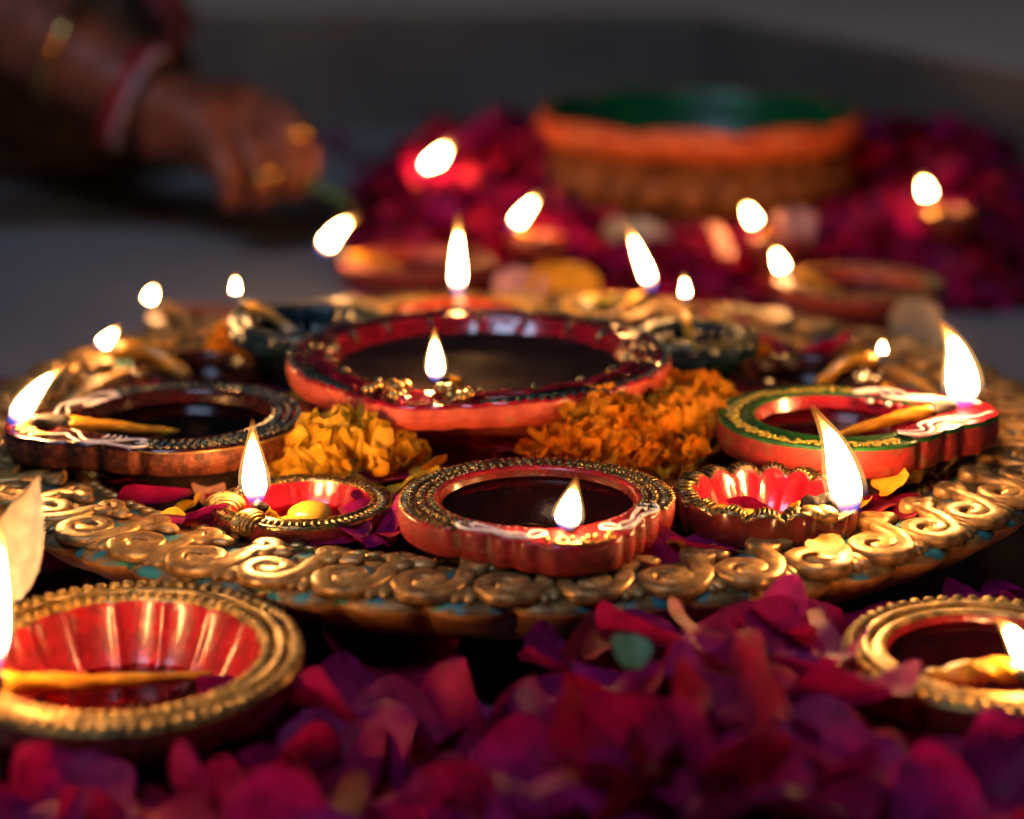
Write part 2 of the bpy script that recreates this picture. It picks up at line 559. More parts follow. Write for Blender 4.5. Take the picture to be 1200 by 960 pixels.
ST = 0.12
c0, c1, c2 = onz(-700, 15, ST), onz(818, 13, ST), onz(1200, 84, ST)
far = c2 + (c2 - c1) * 2.2
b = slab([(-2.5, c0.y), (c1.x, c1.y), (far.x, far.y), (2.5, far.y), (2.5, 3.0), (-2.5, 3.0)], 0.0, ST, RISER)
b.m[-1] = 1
st = b.build('raised_step', [RISER, LIT_TREAD], smooth=False)
bv = st.modifiers.new('edge', 'BEVEL')
bv.width = 0.008
bv.segments = 3
tag(st, 'grey plastered step that turns a corner behind the petals', kind='structure')


# ------------------------------------------------------------------ platter
NS = 50
def make_platter():
    P = thing('platter', Matrix.Translation((0, 0, 0)), 'large round gold platter with scrolled rim carrying the lamps', 'platter')
    nt = NS * 12
    prof = [(0.0001, .036, 0), (.12, .036, 0), (.198, .036, 0), (.2045, .039, 0), (.2085, .051, 1), (.216, .0525, 1), (.228, .0542, 1), (.242, .0538, 1), (.2545, .0510, 1), (.2578, .0485, 2),
            (.2540, .0440, 2), (.2460, .0370, 2), (.232, .029, 2), (.19, .015, 2), (.15, .009, 2), (.148, .0, 2), (.0001, .0, 2)]
    rings, mi = [], []
    for (r, z, m) in prof:
        ring = []
        lob = smoothstep(.236, .2535, r) * (1 if z > .02 else 0)
        for k in range(nt):
            th = 2 * math.pi * k / nt
            f = 1 + lob * .022 * (abs(math.cos(NS * th / 2)) ** 0.7 - .7)
            w = 0.0006 * mnoise.noise(Vector((math.cos(th) * 6, math.sin(th) * 6, r * 40))) * (r > .2)
            ring.append(Vector((r * f * math.cos(th), r * f * math.sin(th), z + w)))
        rings.append(ring)
        mi.append(m)
    b = MB()
    b.rings(rings, mi)
    b.build('dish', [TRAY, PATINA, GOLD_SIDE], P)
    # one S-scroll: outer spiral, sweep inward, inner curl
    b = MB()
    pts, rad = [], []
    c = Vector((0, .0066, 0))
    n1 = 40
    for i in range(n1):
        t = i / (n1 - 1)
        a = R_(40) + t * R_(455)
        r = .0012 + .0078 * min(1, t * 1.18) ** .9
        pts.append(c + Vector((r * math.cos(a) * 1.22, r * math.sin(a), .0003 * math.sin(t * 9))))
        rad.append(.0038 - .0007 * smoothstep(0, .5, t) + .0005 * smoothstep(.6, 1, t))
    last = pts[-1]
    tang = (pts[-1] - pts[-2]).normalized()
    c2_ = Vector((-.0152, -.0108, 0))
    start = c2_ + Vector((.0056 * math.cos(R_(80)), .0046 * math.sin(R_(80)), 0))
    for i in range(1, 12):
        t = i / 12
        h = last.lerp(start, t)
        bend = tang * (.012 * t * (1 - t) ** 2 * 2.2)
        pts.append(h + bend)
        rad.append(.0039 - .0008 * abs(t - .5))
    n2 = 22
    for i in range(n2):
        t = i / (n2 - 1)
        a = R_(80) + t * R_(390)
        r = .0054 - .0044 * t
        pts.append(c2_ + Vector((r * math.cos(a) * 1.2, r * math.sin(a) * .85, 0)))
        rad.append(.0029 - .0002 * t)
    b.tube(pts, rad, 12, flat=[.0023 / r for r in rad], sup=0.45)
    b.ball(Vector((.0052, -.0095, .0000)), (.0074, .0036, .0024), 10, 6)
    b.ball(Vector((.0142, .0100, -.0010)), (.0030, .0060, .0022), 10, 6)
    b.ball(Vector((-.0128, .0125, -.0012)), (.0026, .0044, .0022), 10, 6)
    me = b.mesh('scroll', [GOLD_TEAL])
    for k in range(NS):
        th = 2 * math.pi * (k + .5) / NS - .006
        M = Matrix.Rotation(th, 4, 'Z') @ Matrix.Translation((.2370, 0, .0550)) @ Matrix.Rotation(R_(4.5), 4, 'Y') @ Matrix.Rotation(R_(-90 + random.uniform(-2.5, 2.5)), 4, 'Z') @ Matrix.Diagonal((random.uniform(.99, 1.05), random.uniform(1.10, 1.16), random.uniform(.85, 1.2), 1))
        link('scroll', me, P, M)
    b = MB()
    b.ball((0, 0, 0), (.0047, .0019, .0022), 8, 6)
    me = b.mesh('rope_strand', [GOLD])
    nr = 200
    for k in range(nr):
        th = 2 * math.pi * k / nr
        M = Matrix.Rotation(th, 4, 'Z') @ Matrix.Translation((.2120, 0, .0528)) @ Matrix.Rotation(R_(90 + 24 + random.uniform(-4, 4)), 4, 'Z')
        link('rope_strand', me, P, M)
    return P


make_platter()


# ------------------------------------------------------------------ lamps
def catmull(P, n):
    P = [Vector(p) for p in P]
    Q = [P[0] * 2 - P[1]] + P + [P[-1] * 2 - P[-2]]
    out = []
    for i in range(1, len(Q) - 2):
        a, b_, c, d = Q[i - 1:i + 3]
        for k in range(n):
            t = k / n
            out.append(.5 * ((2 * b_) + (c - a) * t + (2 * a - 5 * b_ + 4 * c - d) * t * t + (3 * b_ - a - 3 * c + d) * t ** 3))
    out.append(P[-1])
    return out


def flame_mesh(axis, w, name, mat, grow=1.0, flat=1.0):
    """a teardrop around a curved axis (local coordinates)"""
    pts = catmull(axis, 10)
    n, N = 16, len(pts)
    vs, fs, h = [], [], []
    for i, p in enumerate(pts):
        t = i / (N - 1)
        prof = (t + .012) ** .55 * (1 - t) ** 1.5 / .304
        r = w * prof + (grow - 1) * w * (.6 if t < .99 else 0)
        if i in (0, N - 1):
            r = max(r * .3, w * .03)
        tg = (pts[min(i + 1, N - 1)] - pts[max(i - 1, 0)]).normalized()
        sd = tg.cross(Vector((0, 1, 0.01))).normalized()
        bk = sd.cross(tg)
        for k in range(n):
            a = 2 * math.pi * k / n
            vs.append(p + sd * r * math.cos(a) + bk * r * math.sin(a) * flat)
            h.append(t)
    for i in range(N - 1):
        for k in range(n):
            l = (k + 1) % n
            fs.append((i * n + k, (i + 1) * n + k, (i + 1) * n + l, i * n + l))
    vs += [pts[0], pts[-1]]
    h += [0, 1]
    for k in range(n):
        l = (k + 1) % n
        fs.append((k, l, N * n))
        fs.append(((N - 1) * n + l, (N - 1) * n + k, N * n + 1))
    b = MB()
    b.add(vs, fs, 0, hgt=h)
    return b.mesh(name, [mat])


class Lamp:
    """an oil lamp: local +x points along the spout, z = 0 is its base"""

    def __init__(s, label, cpx, zr, Rpx, z0, tip_px, spout=None, dirn=None, notches=(24, 44, 64), depth=.05, inner=.72, wall=.012, bowl=RED, rim=GOLD, side=RED_SIDE,
                 flutes=0, flute=.08, scallop=0.0, tilt=0.0, foot=.55, fill=.3, oil=OIL_RED, nose=28, channel=.25, lip=.0012, nt=144, pedestal=None, notch=.03, bdepth=None, outer_flute=0.0, under=None, waist=0.0):
        s.c = onz(cpx[0], cpx[1], zr)
        s.R = Rpx * mpp(s.c)
        s.h = zr - z0
        tipz = zr + .003
        s.tipw = onz(tip_px[0], tip_px[1], tipz)
        d = s.tipw - s.c
        phi = math.atan2(d.y, d.x) if dirn is None else R_(dirn)
        s.M = Matrix.Translation((s.c.x, s.c.y, z0)) @ Matrix.Rotation(tilt, 4, 'X') @ Matrix.Rotation(phi, 4, 'Z')
        s.Mi = s.M.inverted()
        s.root = thing('oil_lamp', s.M, label, 'lamp', 'clay oil lamps')
        s.sp = spout if spout is not None else max(1.02, math.hypot(d.x, d.y) / s.R)
        s.waist = waist
        s.nose, s.notches, s.inner, s.wall, s.flutes, s.flute, s.scallop, s.channel, s.notch = R_(nose), notches, inner, wall, flutes, flute, scallop, channel, notch
        nt_ = nt
        R, h = s.R, s.h
        dp = bdepth if bdepth else min(h - .004, R * .55)
        s.dp = dp
        T = [2 * math.pi * k / nt_ for k in range(nt_)]
        s.T = T
        rings, mi = [], []

        def ring(fr, z, m):
            rings.append([Vector((fr(t) * math.cos(t), fr(t) * math.sin(t), z(t) if callable(z) else z)) for t in T])
            mi.append(m)
        s.prof_in = [(0.0, 1.0), (.06, .985), (.25, .93), (.5, .82), (.75, .62), (.93, .34)]
        ring(lambda t: .0005, h - dp, 0)
        for dz, rf in reversed(s.prof_in):
            zf = (1 - dz) ** 2
            ring(lambda t: s.ri(t) * rf * s.fl(t, dz), lambda t: h - dp * dz + s.sc(t) * zf, 0)
        mi[-1] = 1
        for q, zz in ((.05, lip), (.2, lip), (.3, 0.0), (.8, 0.0), (.9, lip * .6), (.985, lip * .3)):
            ring(lambda t: s.ri(t) + (s.ro(t) - s.ri(t)) * q, lambda t: h + zz + s.sc(t), 1)
        ofl = lambda t: 1 + (outer_flute * (abs(math.sin(flutes * t / 2)) - .6) if flutes else 0)
        ring(lambda t: s.ro(t) * ofl(t), lambda t: h - .0009 + s.sc(t), 2)
        ring(lambda t: s.ro(t) * 1.003 * ofl(t), lambda t: h - wall * .5 + s.sc(t) * .5, 2)
        ring(lambda t: s.ro(t) * .99 * ofl(t), lambda t: h - wall * .93, 2)
        ring(lambda t: s.ro(t) * .97, h - wall, 2)
        if pedestal is None:
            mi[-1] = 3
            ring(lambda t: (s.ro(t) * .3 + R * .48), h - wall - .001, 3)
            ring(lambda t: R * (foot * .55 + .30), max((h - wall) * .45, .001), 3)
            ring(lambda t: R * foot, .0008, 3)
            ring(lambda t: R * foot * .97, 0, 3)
        else:
            for rf, z in pedestal:
                ring(lambda t: R * rf, z * h, 2)
        ring(lambda t: .0005, 0, 2)
        b = MB()
        b.rings(rings, mi)
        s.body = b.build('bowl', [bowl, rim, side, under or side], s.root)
        # oil
        if fill is not None:
            zoil = h - dp * fill
            rf = np.interp(fill, [p[0] for p in s.prof_in], [p[1] for p in s.prof_in])
            b = MB()
            f = lambda t: s.ri(t) * rf * s.fl(t, fill)
            b.rings([[Vector((f(t) * q * math.cos(t), f(t) * q * math.sin(t), zoil + zz)) for t in T] for q, zz in ((.02, 0), (.6, 0), (.93, 0), (.98, .0003), (1.005, .001))], cap0=True)
            b.build('oil', oil, s.root)
            s.zoil = zoil
        else:
            s.zoil = h - dp * .8

    def ro(s, t):
        d = abs(wrap(t))
        v = s.R * (1 + (s.sp - 1) * (.48 * math.exp(-(d / (s.nose * 1.35)) ** 2) + .52 * math.exp(-(d / (s.nose * .72)) ** 4)))
        v -= s.R * s.waist * math.exp(-((d - R_(44)) / R_(20)) ** 2)
        for a in s.notches:
            v -= s.R * s.notch * math.exp(-((d - R_(a)) / R_(2.6)) ** 2)
        return v

    def ri(s, t):
        d = abs(wrap(t))
        return s.R * s.inner * (1 + s.channel * math.exp(-(d / (s.nose * .75)) ** 2))

    def fl(s, t, dz):
        if not s.flutes:
            return 1.0
        return 1 - s.flute * (1 - abs(math.sin(s.flutes * t / 2)) ** .5) * min(1, .35 + dz * 2) * (1 - dz * .6)

    def sc(s, t):
        if not s.scallop:
            return 0.0
        d = abs(wrap(t))
        return s.scallop * (abs(math.sin(s.flutes * t / 2)) ** .6) * smoothstep(R_(15), R_(35), d)

    def on_rim(s, deg, q, dz=0.0):
        t = R_(deg)
        r = s.ri(t) + (s.ro(t) - s.ri(t)) * q
        return Vector((r * math.cos(t), r * math.sin(t), s.h + s.sc(t) + dz))

    def beads(s, q, size, step, a0, a1, mat, elong=1.0, name='beading', mb=None):
        """a row of beads along the rim from a0 to a1 degrees off the spout"""
        b = mb or MB()
        a = a0
        while a < a1:
            p = s.on_rim(a, q, size * .25)
            t = R_(a)
            M = Matrix.Rotation(t, 3, 'Z')
            b.ball(p, (size * elong, size, size * .9), 7, 4, 0, M)
            a += math.degrees(step / max(.004, math.hypot(p.x, p.y)))
        if mb is None:
            o = b.build(name, mat, s.root)
            o['kind'] = 'stuff'

    def line(s, ctrl, r, mat, name='painted_scroll', n=8, dz=.0010):
        """a raised painted line through (degrees off spout, share of the rim width) points"""
        P = catmull([s.on_rim(a, q, dz) for a, q in ctrl], n)
        rr = [r * (.6 + .4 * math.sin(math.pi * i / (len(P) - 1))) for i in range(len(P))]
        b = MB()
        b.tube(P, rr, 7, flat=.65)
        return b.build(name, mat, s.root)

    def wick(s, from_px=None, r0=.0036, r1=.0022, char=.25, start=None, mid_up=.003, bend=0.0, tip=None):
        tip = s.Mi @ (tip if tip is not None else s.tipw)
        st_ = Vector((-.35 * s.R, bend * s.R, s.zoil + .0005)) if start is None else Vector((start[0] * s.R, start[1] * s.R, s.zoil - .0015))
        mid = st_.lerp(tip, .55) + Vector((0, bend * .4 * s.R, mid_up))
        pts = catmull([st_, mid, tip], 14)
        N = len(pts)
        k = max(2, int(N * (1 - char)))
        b = MB()
        r1 = r1 * .8
        rad = [(r0 + (r1 - r0) * i / (N - 1)) * (1 + .05 * math.sin(i * 2.1)) for i in range(N)]
        rad[0] *= .5
        rad[1] *= .8
        b.tube(pts[:k + 1], rad[:k + 1], 15, twist=.13)
        w = b.build('wick', WICK, s.root)
        b = MB()
        rr = [x * 1.04 for x in rad[k:]]
        rr[-1] *= .55
        b.tube(pts[k:], rr, 12, twist=.2)
        b.build('burnt_tip', CHAR, w)
        s.tip = tip

    def flame(s, base_px, tip_px, wpx, curl=0.0, flat=1.0, at=None):
        """flame from the wick; base, tip and width as the photograph shows them"""
        P0 = s.M @ s.tip if at is None else at
        y0 = P0.y
        dist = (P0 - Vector((0, CAM_Y, CAM_Z))).length
        blur = cam_d.lens / cam_d.dof.aperture_fstop / 1000 * FPX * abs(1 / cam_d.dof.focus_distance - 1 / dist)
        bx, by = tip_px[0] - base_px[0], tip_px[1] - base_px[1]
        ln = math.hypot(bx, by)
        pull = min(.40 * blur, .22 * ln) / ln
        base_px = (base_px[0] + bx * pull, base_px[1] + by * pull)
        tip_px = (tip_px[0] - bx * pull * .6, tip_px[1] - by * pull * .6)
        wpx = max(wpx * .86 - .75 * blur, wpx * .36)
        A = ony(base_px[0], base_px[1], y0)
        B = ony(tip_px[0], tip_px[1], y0 + .002)
        m = mpp(P0)
        side = (B - A).cross(Vector((0, 1, 0))).normalized()
        mid1 = A.lerp(B, .33) + side * curl * m * .8
        mid2 = A.lerp(B, .68) + side * curl * m
        ax = [s.Mi @ p for p in (A, mid1, mid2, B)]
        core = link('flame', flame_mesh(ax, wpx * m / 2, 'flame', FLAME, flat=flat), s.root)
        ext = ax[-1] + (ax[-1] - ax[-2]) * .22
        low = ax[0] + (ax[0] - ax[1]) * .06
        link('veil', flame_mesh([low, ax[1], ax[2], ext], wpx * m / 2 * 1.20, 'veil', VEIL, grow=1.22), core)
        return core


def mirror(ctrl):
    return [(-a, q) for a, q in ctrl]


# --- central large lamp
L = Lamp('largest lamp, red and coral with a footed bowl of dark oil amid the platter', (561, 416), .085, 224, .036, (512, 442), spout=1.10, dirn=None, notches=(7, 14, 23), inner=.79, wall=.0105,
         bowl=RED_GLOSS, rim=RED_GLOSS, side=CORAL, flutes=18, flute=.05, scallop=.0012, fill=.20, oil=DARK_WAX, nose=17, channel=.02, lip=.0016, nt=216, notch=.028, bdepth=.03, waist=.0,
         pedestal=[(.74, .66), (.62, .42), (.56, .16), (.60, .02), (.60, 0)])
bb = MB()
L.beads(.90, .0017, .0052, 24, 336, DARK_GREEN, mb=bb, elong=1.0)
o = bb.build('beading', DARK_GREEN, L.root); o['kind'] = 'stuff'
L.line([(a, .55) for a in range(26, 336, 6)], .0011, BLACK_RED, 'dark_groove_line', 3)
L.line([(a, .30) for a in range(26, 336, 6)], .0010, RED_GLOSS, 'raised_ring', 3)
for k in range(18):          # dark dividers between the lobes of the inner wall
    t = 2 * math.pi * k / 18
    if abs(wrap(t)) < R_(12):
        continue
    b = MB()
    b.tube([Vector((L.ri(t) * rf * .975 * math.cos(t), L.ri(t) * rf * .975 * math.sin(t), L.h + .0022 - L.dp * dz)) for dz, rf in ((-.02, 1.04), (.0, 1.0), (.06, .985), (.13, .96))], .0009, 6)
    b.build('lobe_divider', TEAL_BEAD, L.root)
for k, (a, q, sx) in enumerate([(-9, .25, .0062), (9, .25, .0062), (-15, .5, .0048), (15, .5, .0048), (-5, .62, .0042), (5, .62, .0042), (0, .8, .004)]):
    b = MB()
    p = L.on_rim(a, q, .001)
    for j in range(5):
        b.ball(p + Vector((random.uniform(-1, 1), random.uniform(-1, 1), random.uniform(-.2, .6))) * sx * .6, (sx * .62, sx * .55, sx * .5), 9, 6)
    b.build('gold_leaf_curl', GOLD if k < 5 else RED_GLOSS, L.root)
for s_ in (1, -1):
    L.line([(s_ * 12, .75), (s_ * 18, .35), (s_ * 26, .25), (s_ * 36, .45), (s_ * 30, .62), (s_ * 22, .6)], .0016, RED_GLOSS, 'raised_leaf_scroll')
    L.line([(s_ * 20, .85), (s_ * 30, .75), (s_ * 44, .72), (s_ * 58, .66)], .0013, DARK_GREEN, 'raised_leaf_scroll')
    L.line([(s_ * 10, .12), (s_ * 20, .08), (s_ * 32, .12), (s_ * 44, .12)], .0015, GOLD_BEAD, 'raised_leaf_scroll')
L.wick(r0=.0030, r1=.0022, char=.5, start=(.3, 0), mid_up=.0)
L.flame((511, 449), (509, 384), 27)

# --- brown lamp with white scrolls by the left
L = Lamp('dark brown lamp with white painted scrolls, flame leaning off its long spout', (212, 487), .072, 148, .036, (36, 494), spout=1.36, notches=(17, 27, 41, 62), inner=.70, wall=.0115,
         bowl=BLACK_RED, rim=BLACK_RED, side=BROWN_SIDE, under=FOOT_SHADE, fill=.17, oil=OIL_DARK, nose=32, channel=.28, nt=180, foot=.52, notch=.05, waist=.07)
bb = MB()
for q in (.25, .5, .75):
    L.beads(q, .0015, .0036, 62, 298, TEAL_BEAD, mb=bb)
o = bb.build('beading', TEAL_BEAD, L.root); o['kind'] = 'stuff'
L.line([(a, 1.0) for a in range(60, 301, 6)], .0008, GOLD, 'gold_edge_line', 3, dz=-.0006)
for s_ in (1, -1):
    L.line([(s_ * a, q) for a, q in [(58, .42), (61, .3), (58, .2), (52, .28), (44, .62), (34, .72), (26, .5), (20, .2), (13, .1)]], .0009, WHITE)
    L.line([(s_ * a, q) for a, q in [(57, .55), (63, .62), (63, .86), (56, .92), (44, .86), (34, .92), (26, .74), (22, .5), (18, .42), (15, .6)]], .0009, WHITE)
    for k in range(4):
        L.line([(s_ * (34 + 4 * k), .08), (s_ * (36 + 4 * k), .22), (s_ * (36 + 4 * k), .42)], .0007, WHITE, 'painted_dash', 4)
    for k in range(3):
        L.line([(s_ * (15 - 5 * k), .5), (s_ * (12 - 5 * k), .7), (s_ * (13 - 5 * k), .85)], .0010, GOLD, 'gold_leaf_line', 4)
for a0, sg in ((160, 1), (215, -1)):
    b = MB()
    pts = [Vector((L.R * (.26 * math.cos(R_(a0)) + .20 * (1 - t * .6) * math.cos(sg * t * 7)), L.R * (.26 * math.sin(R_(a0)) + .20 * (1 - t * .6) * math.sin(sg * t * 7)), L.h - L.dp * .80 + .004)) for t in [i / 24 for i in range(25)]]
    b.tube(pts, .0009, 6)
    b.build('bowl_swirl', OLIVE, L.root)
L.wick(r0=.0016, r1=.0046, char=.30, start=(.0, .10), mid_up=.001)
L.flame((12, 500), (80, 426), 31, curl=6)

# --- beaded lamp, front centre
L = Lamp('red lamp with gold beaded rim and white scrolls, nearest the front of the platter', (630, 584), .070, 163, .036, (668, 618), spout=1.12, dirn=-73, notches=(17, 28, 40, 55), inner=.71, wall=.0118,
         bowl=MAROON, rim=RED, side=RED_SIDE, under=FOOT_SHADE, fill=.12, oil=OIL_BROWN, nose=26, channel=.04, nt=200, foot=.62, notch=.045, waist=.10)
bb = MB()
for q in (.20, .46):
    L.beads(q, .0018, .0041, 54, 306, GOLD_BEAD, mb=bb)
L.beads(.80, .0012, .0031, 54, 306, GOLD_BEAD, mb=bb, elong=2.8)
o = bb.build('beading', GOLD_BEAD, L.root); o['kind'] = 'stuff'
for s_ in (1, -1):
    L.line([(s_ * a, q) for a, q in [(51, .22), (56, .28), (59, .52), (57, .80), (50, .90), (41, .86), (31, .84), (22, .74), (16, .54), (14, .34), (17, .22), (21, .30), (22, .46)]], .0011, WHITE)
    L.line([(s_ * a, q) for a, q in [(50, .58), (53, .50), (52, .36), (47, .32), (40, .52), (32, .58), (26, .50), (21, .60)]], .0010, WHITE)
    for k in range(4):
        b = MB()
        b.ball(L.on_rim(s_ * (24 + 5 * k), .14, .0004), .0010, 8, 5)
        b.build('painted_dot', WHITE, L.root)
for k in range(9):
    b = MB()
    b.ball(L.on_rim(-14 + 3.5 * k, .66 + .1 * math.sin(k * 2), .0006), (.0016, .0013, .0013), 8, 5)
    b.build('gold_dot', GOLD, L.root)
L.line([(-13, .86), (-6, .93), (0, .95), (6, .93), (13, .86)], .0011, GOLD, 'gold_edge_line')
for x0, y0, sg in ((-.05, .26, 1), (.05, -.26, -1), (-.32, .0, 1)):
    b = MB()
    pts = [Vector((L.R * (x0 + .24 * (1 - t * .7) * math.cos(sg * t * 7)), L.R * (y0 + .24 * (1 - t * .7) * math.sin(sg * t * 7)), L.h - L.dp * .78 + .004)) for t in [i / 28 for i in range(29)]]
    b.tube(pts, .0006, 6)
    b.build('bowl_swirl', GOLD, L.root)
L.wick(r0=.0038, r1=.0030, char=.3, start=(.35, .12), mid_up=.001)
L.flame((662, 622), (675, 561), 35)

# --- small lamp with ghee, left front
L = Lamp('smallest gold rimmed lamp with a lump of yellow ghee and upright flame', (358, 587), .060, 103, .038, (298, 590), spout=1.06, dirn=-152, notches=(16, 34), inner=.74, wall=.008,
         bowl=RED_GLOSS, rim=GOLD_BEAD, side=MAROON, fill=.5, oil=OIL_RED, nose=24, channel=.2, foot=.6, notch=.05, flutes=14, flute=.03)
bb = MB()
L.beads(.55, .0013, .0029, 36, 324, GOLD_BEAD, mb=bb, elong=2.6)
L.beads(.1, .0010, .0025, 36, 324, GOLD_BEAD, mb=bb)
o = bb.build('beading', GOLD_BEAD, L.root); o['kind'] = 'stuff'
for s_ in (1, -1):
    b = MB()
    t_ = R_(s_ * 24)
    er, et = Vector((math.cos(t_), math.sin(t_), 0)), Vector((-math.sin(t_), math.cos(t_), 0))
    pc = L.on_rim(s_ * 24, .55, -.0015)
    b.ball(pc, (.0078, .0058, .0052), 12, 8, 0, Matrix.Rotation(t_, 3, 'Z'))
    for k in range(9):
        o_ = -.82 + 1.64 * k / 8
        m_ = math.sqrt(1 - o_ * o_)
        b.tube([pc + et * (.0058 * o_) + er * (.0080 * m_ * math.cos(R_(g))) + Vector((0, 0, .0054 * m_ * math.sin(R_(g)))) for g in range(-20, 181, 20)], .00075, 6)
    b.build('ridged_lobe', GOLD, L.root)
b = MB()
b.ball((-.05 * L.R, 0, L.zoil + .002), (.010, .009, .0065), 12, 8)
b.ball((.22 * L.R, .1 * L.R, L.zoil + .001), (.008, .006, .004), 12, 8)
b.build('ghee_lump', WAX, L.root)
L.wick(r0=.0030, r1=.0026, char=.4, start=(.3, 0), mid_up=.001)
L.flame((300, 590), (296, 496), 32, curl=1)

# --- red shell lamp, right
L = Lamp('red shell shaped lamp with fluted wet bowl and blackened wick', (893, 583), .064, 104, .040, (985, 592), spout=1.10, notches=(22, 42), inner=.78, wall=.010,
         bowl=RED_GLOSS, rim=GOLD_BEAD, side=MAROON, fill=.62, oil=OIL_RED, nose=22, channel=.16, foot=.5, flutes=15, flute=.15, scallop=.0042, notch=.04, lip=.0008, outer_flute=.05)
for s_ in (1, -1):
    b = MB()
    b.ball(L.on_rim(s_ * 17, .55, .001), (.0062, .0052, .004), 10, 6)
    b.ball(L.on_rim(s_ * 27, .5, .0008), (.0055, .0045, .0034), 10, 6)
    b.build('gold_curl', GOLD, L.root)
b = MB()
bb = MB()
for k in range(90):
    a = 36 + (324 - 36) * k / 90
    bb.tube([L.on_rim(a, .02, .0006), L.on_rim(a + .6, .5, .0009), L.on_rim(a, 1.0, .0)], .0005, 5)
o = bb.build('rim_ridges', GOLD_BEAD, L.root); o['kind'] = 'stuff'
b.tube(catmull([Vector((-.55 * L.R, .10 * L.R, L.zoil + .001)), Vector((-.5 * L.R, -.12 * L.R, L.zoil + .003)), Vector((-.1 * L.R, .1 * L.R, L.zoil + .001)), Vector((.15 * L.R, .05 * L.R, L.zoil))], 8), .0042, 9)
b.build('ghee_lump', WAX, L.root)
L.wick(r0=.0036, r1=.0056, char=.55, start=(.1, 0), mid_up=.004)
L.flame((996, 602), (954, 480), 42, curl=-8)

# --- green rimmed lamp, right
L = Lamp('red sided lamp with green rim of yellow squiggles and tall flame', (978, 488), .077, 136, .036, (1120, 476), spout=1.42, dirn=8, notches=(15, 27, 40, 60), inner=.68, wall=.0132,
         bowl=RED_GLOSS, rim=GREEN, side=RED_SIDE, under=FOOT_SHADE, fill=.22, oil=OIL_RED, nose=30, channel=.3, foot=.62, nt=190, notch=.045, waist=.07)
b = MB()
b.tube(catmull([Vector((-.0046, .0012, 0)), Vector((-.0034, -.0014, 0)), Vector((-.0008, -.0018, 0)), Vector((.0016, .0002, 0)), Vector((.0008, .0020, 0)), Vector((-.0008, .0012, 0)), Vector((.0002, -.0006, 0)), Vector((.0030, -.0016, 0)), Vector((.0046, .0004, 0))], 5), .00085, 6, flat=.7)
sq = b.mesh('yellow_squiggle', [YELLOW])
a = 66
while a < 296:
    for q in (.60,):
        p = L.on_rim(a, q, .0003)
        link('yellow_squiggle', sq, L.root, Matrix.Translation(p) @ Matrix.Rotation(R_(a + 90 + random.uniform(-25, 25)), 4, 'Z') @ Matrix.Diagonal((random.uniform(.75, .95), random.uniform(.9, 1.4) * random.choice((1, -1)), 1, 1)))
    a += 10.5
bb = MB()
for s_ in (1, -1):
    L.line([(s_ * a, q) for a, q in [(62, .25), (57, .62), (50, .80), (42, .72), (36, .40), (28, .34), (20, .55), (14, .75), (6, .9)]], .0012, WHITE, dz=.0016)
    L.line([(s_ * a, q) for a, q in [(60, .12), (52, .42), (46, .5), (40, .25), (32, .14), (22, .22), (14, .4)]], .0009, WHITE, dz=.0016)
    L.line([(s_ * a, q) for a, q in [(56, .72), (47, .97), (38, .92), (30, .62), (22, .8)]], .0009, WHITE, dz=.0016)
    for k in range(5):
        b = MB()
        b.ball(L.on_rim(s_ * (26 + 7 * k), .02, -.0010), (.0022, .0018, .0014), 8, 5)
        b.build('painted_dot', WHITE if k % 2 else RED_GLOSS, L.root)
b = MB()
tt = [R_(a) for a in range(-62, 63, 3)]
vs = [L.on_rim(math.degrees(t), q, .0013) for q in (.03, .97) for t in tt]
n_ = len(tt)
b.add(vs, [(i, i + 1, n_ + i + 1, n_ + i) for i in range(n_ - 1)])
b.build('red_spout_field', RED_GLOSS, L.root)
L.wick(r0=.0020, r1=.0042, char=.22, start=(-.25, -.30), mid_up=.002)
L.flame((1130, 480), (1100, 374), 46, curl=-9)

# --- bottom left lamp
L = Lamp('big gold rimmed lamp with a long wick lying across its fluted red bowl', (148, 764), .046, 204, .004, (-22, 802), spout=1.06, dirn=194, notches=(), inner=.76, wall=.012,
         bowl=RED, rim=OLD_GOLD, side=MAROON, fill=.60, oil=OIL_RED, nose=24, channel=.06, foot=.55, flutes=16, flute=.10, tilt=R_(3), lip=.0012, nt=192)
bb = MB()
L.beads(.84, .0026, .0050, 4, 356, OLD_GOLD, mb=bb)
L.beads(.14, .0022, .0043, 4, 356, OLD_GOLD, mb=bb)
o = bb.build('beading', OLD_GOLD, L.root); o['kind'] = 'stuff'
L.wick(r0=.0015, r1=.0054, char=.10, start=(-.60, -.36), mid_up=-.001)
L.line([(a, .48) for a in range(6, 356, 6)], .0022, OLD_GOLD, 'gold_ring', 3)
L.flame((-12, 792), (0, 598), 46)

# --- bottom right lamp
L = Lamp('gold rimmed lamp full of dark red oil beside the rose heap, flame leaning inward', (1160, 764), .046, 168, .004, (1182, 790), spout=1.1, dirn=-40, notches=(), inner=.70, wall=.012,
         bowl=RED, rim=OLD_GOLD, side=MAROON, fill=.12, oil=OIL_RED, nose=24, channel=.06, foot=.55, tilt=R_(1), lip=.0012, nt=160)
bb = MB()
L.beads(.82, .0024, .0056, 4, 356, OLD_GOLD, mb=bb)
L.beads(.12, .0014, .0036, 4, 356, OLD_GOLD, mb=bb)
o = bb.build('beading', OLD_GOLD, L.root); o['kind'] = 'stuff'
L.wick(r0=.0040, r1=.0052, char=.2, start=(-.2, -.55), mid_up=.002, tip=onz(1215, 786, .052))
L.line([(a, .48) for a in range(6, 356, 6)], .0020, OLD_GOLD, 'gold_ring', 3)
L.flame((1216, 788), (1166, 722), 36, curl=-3)


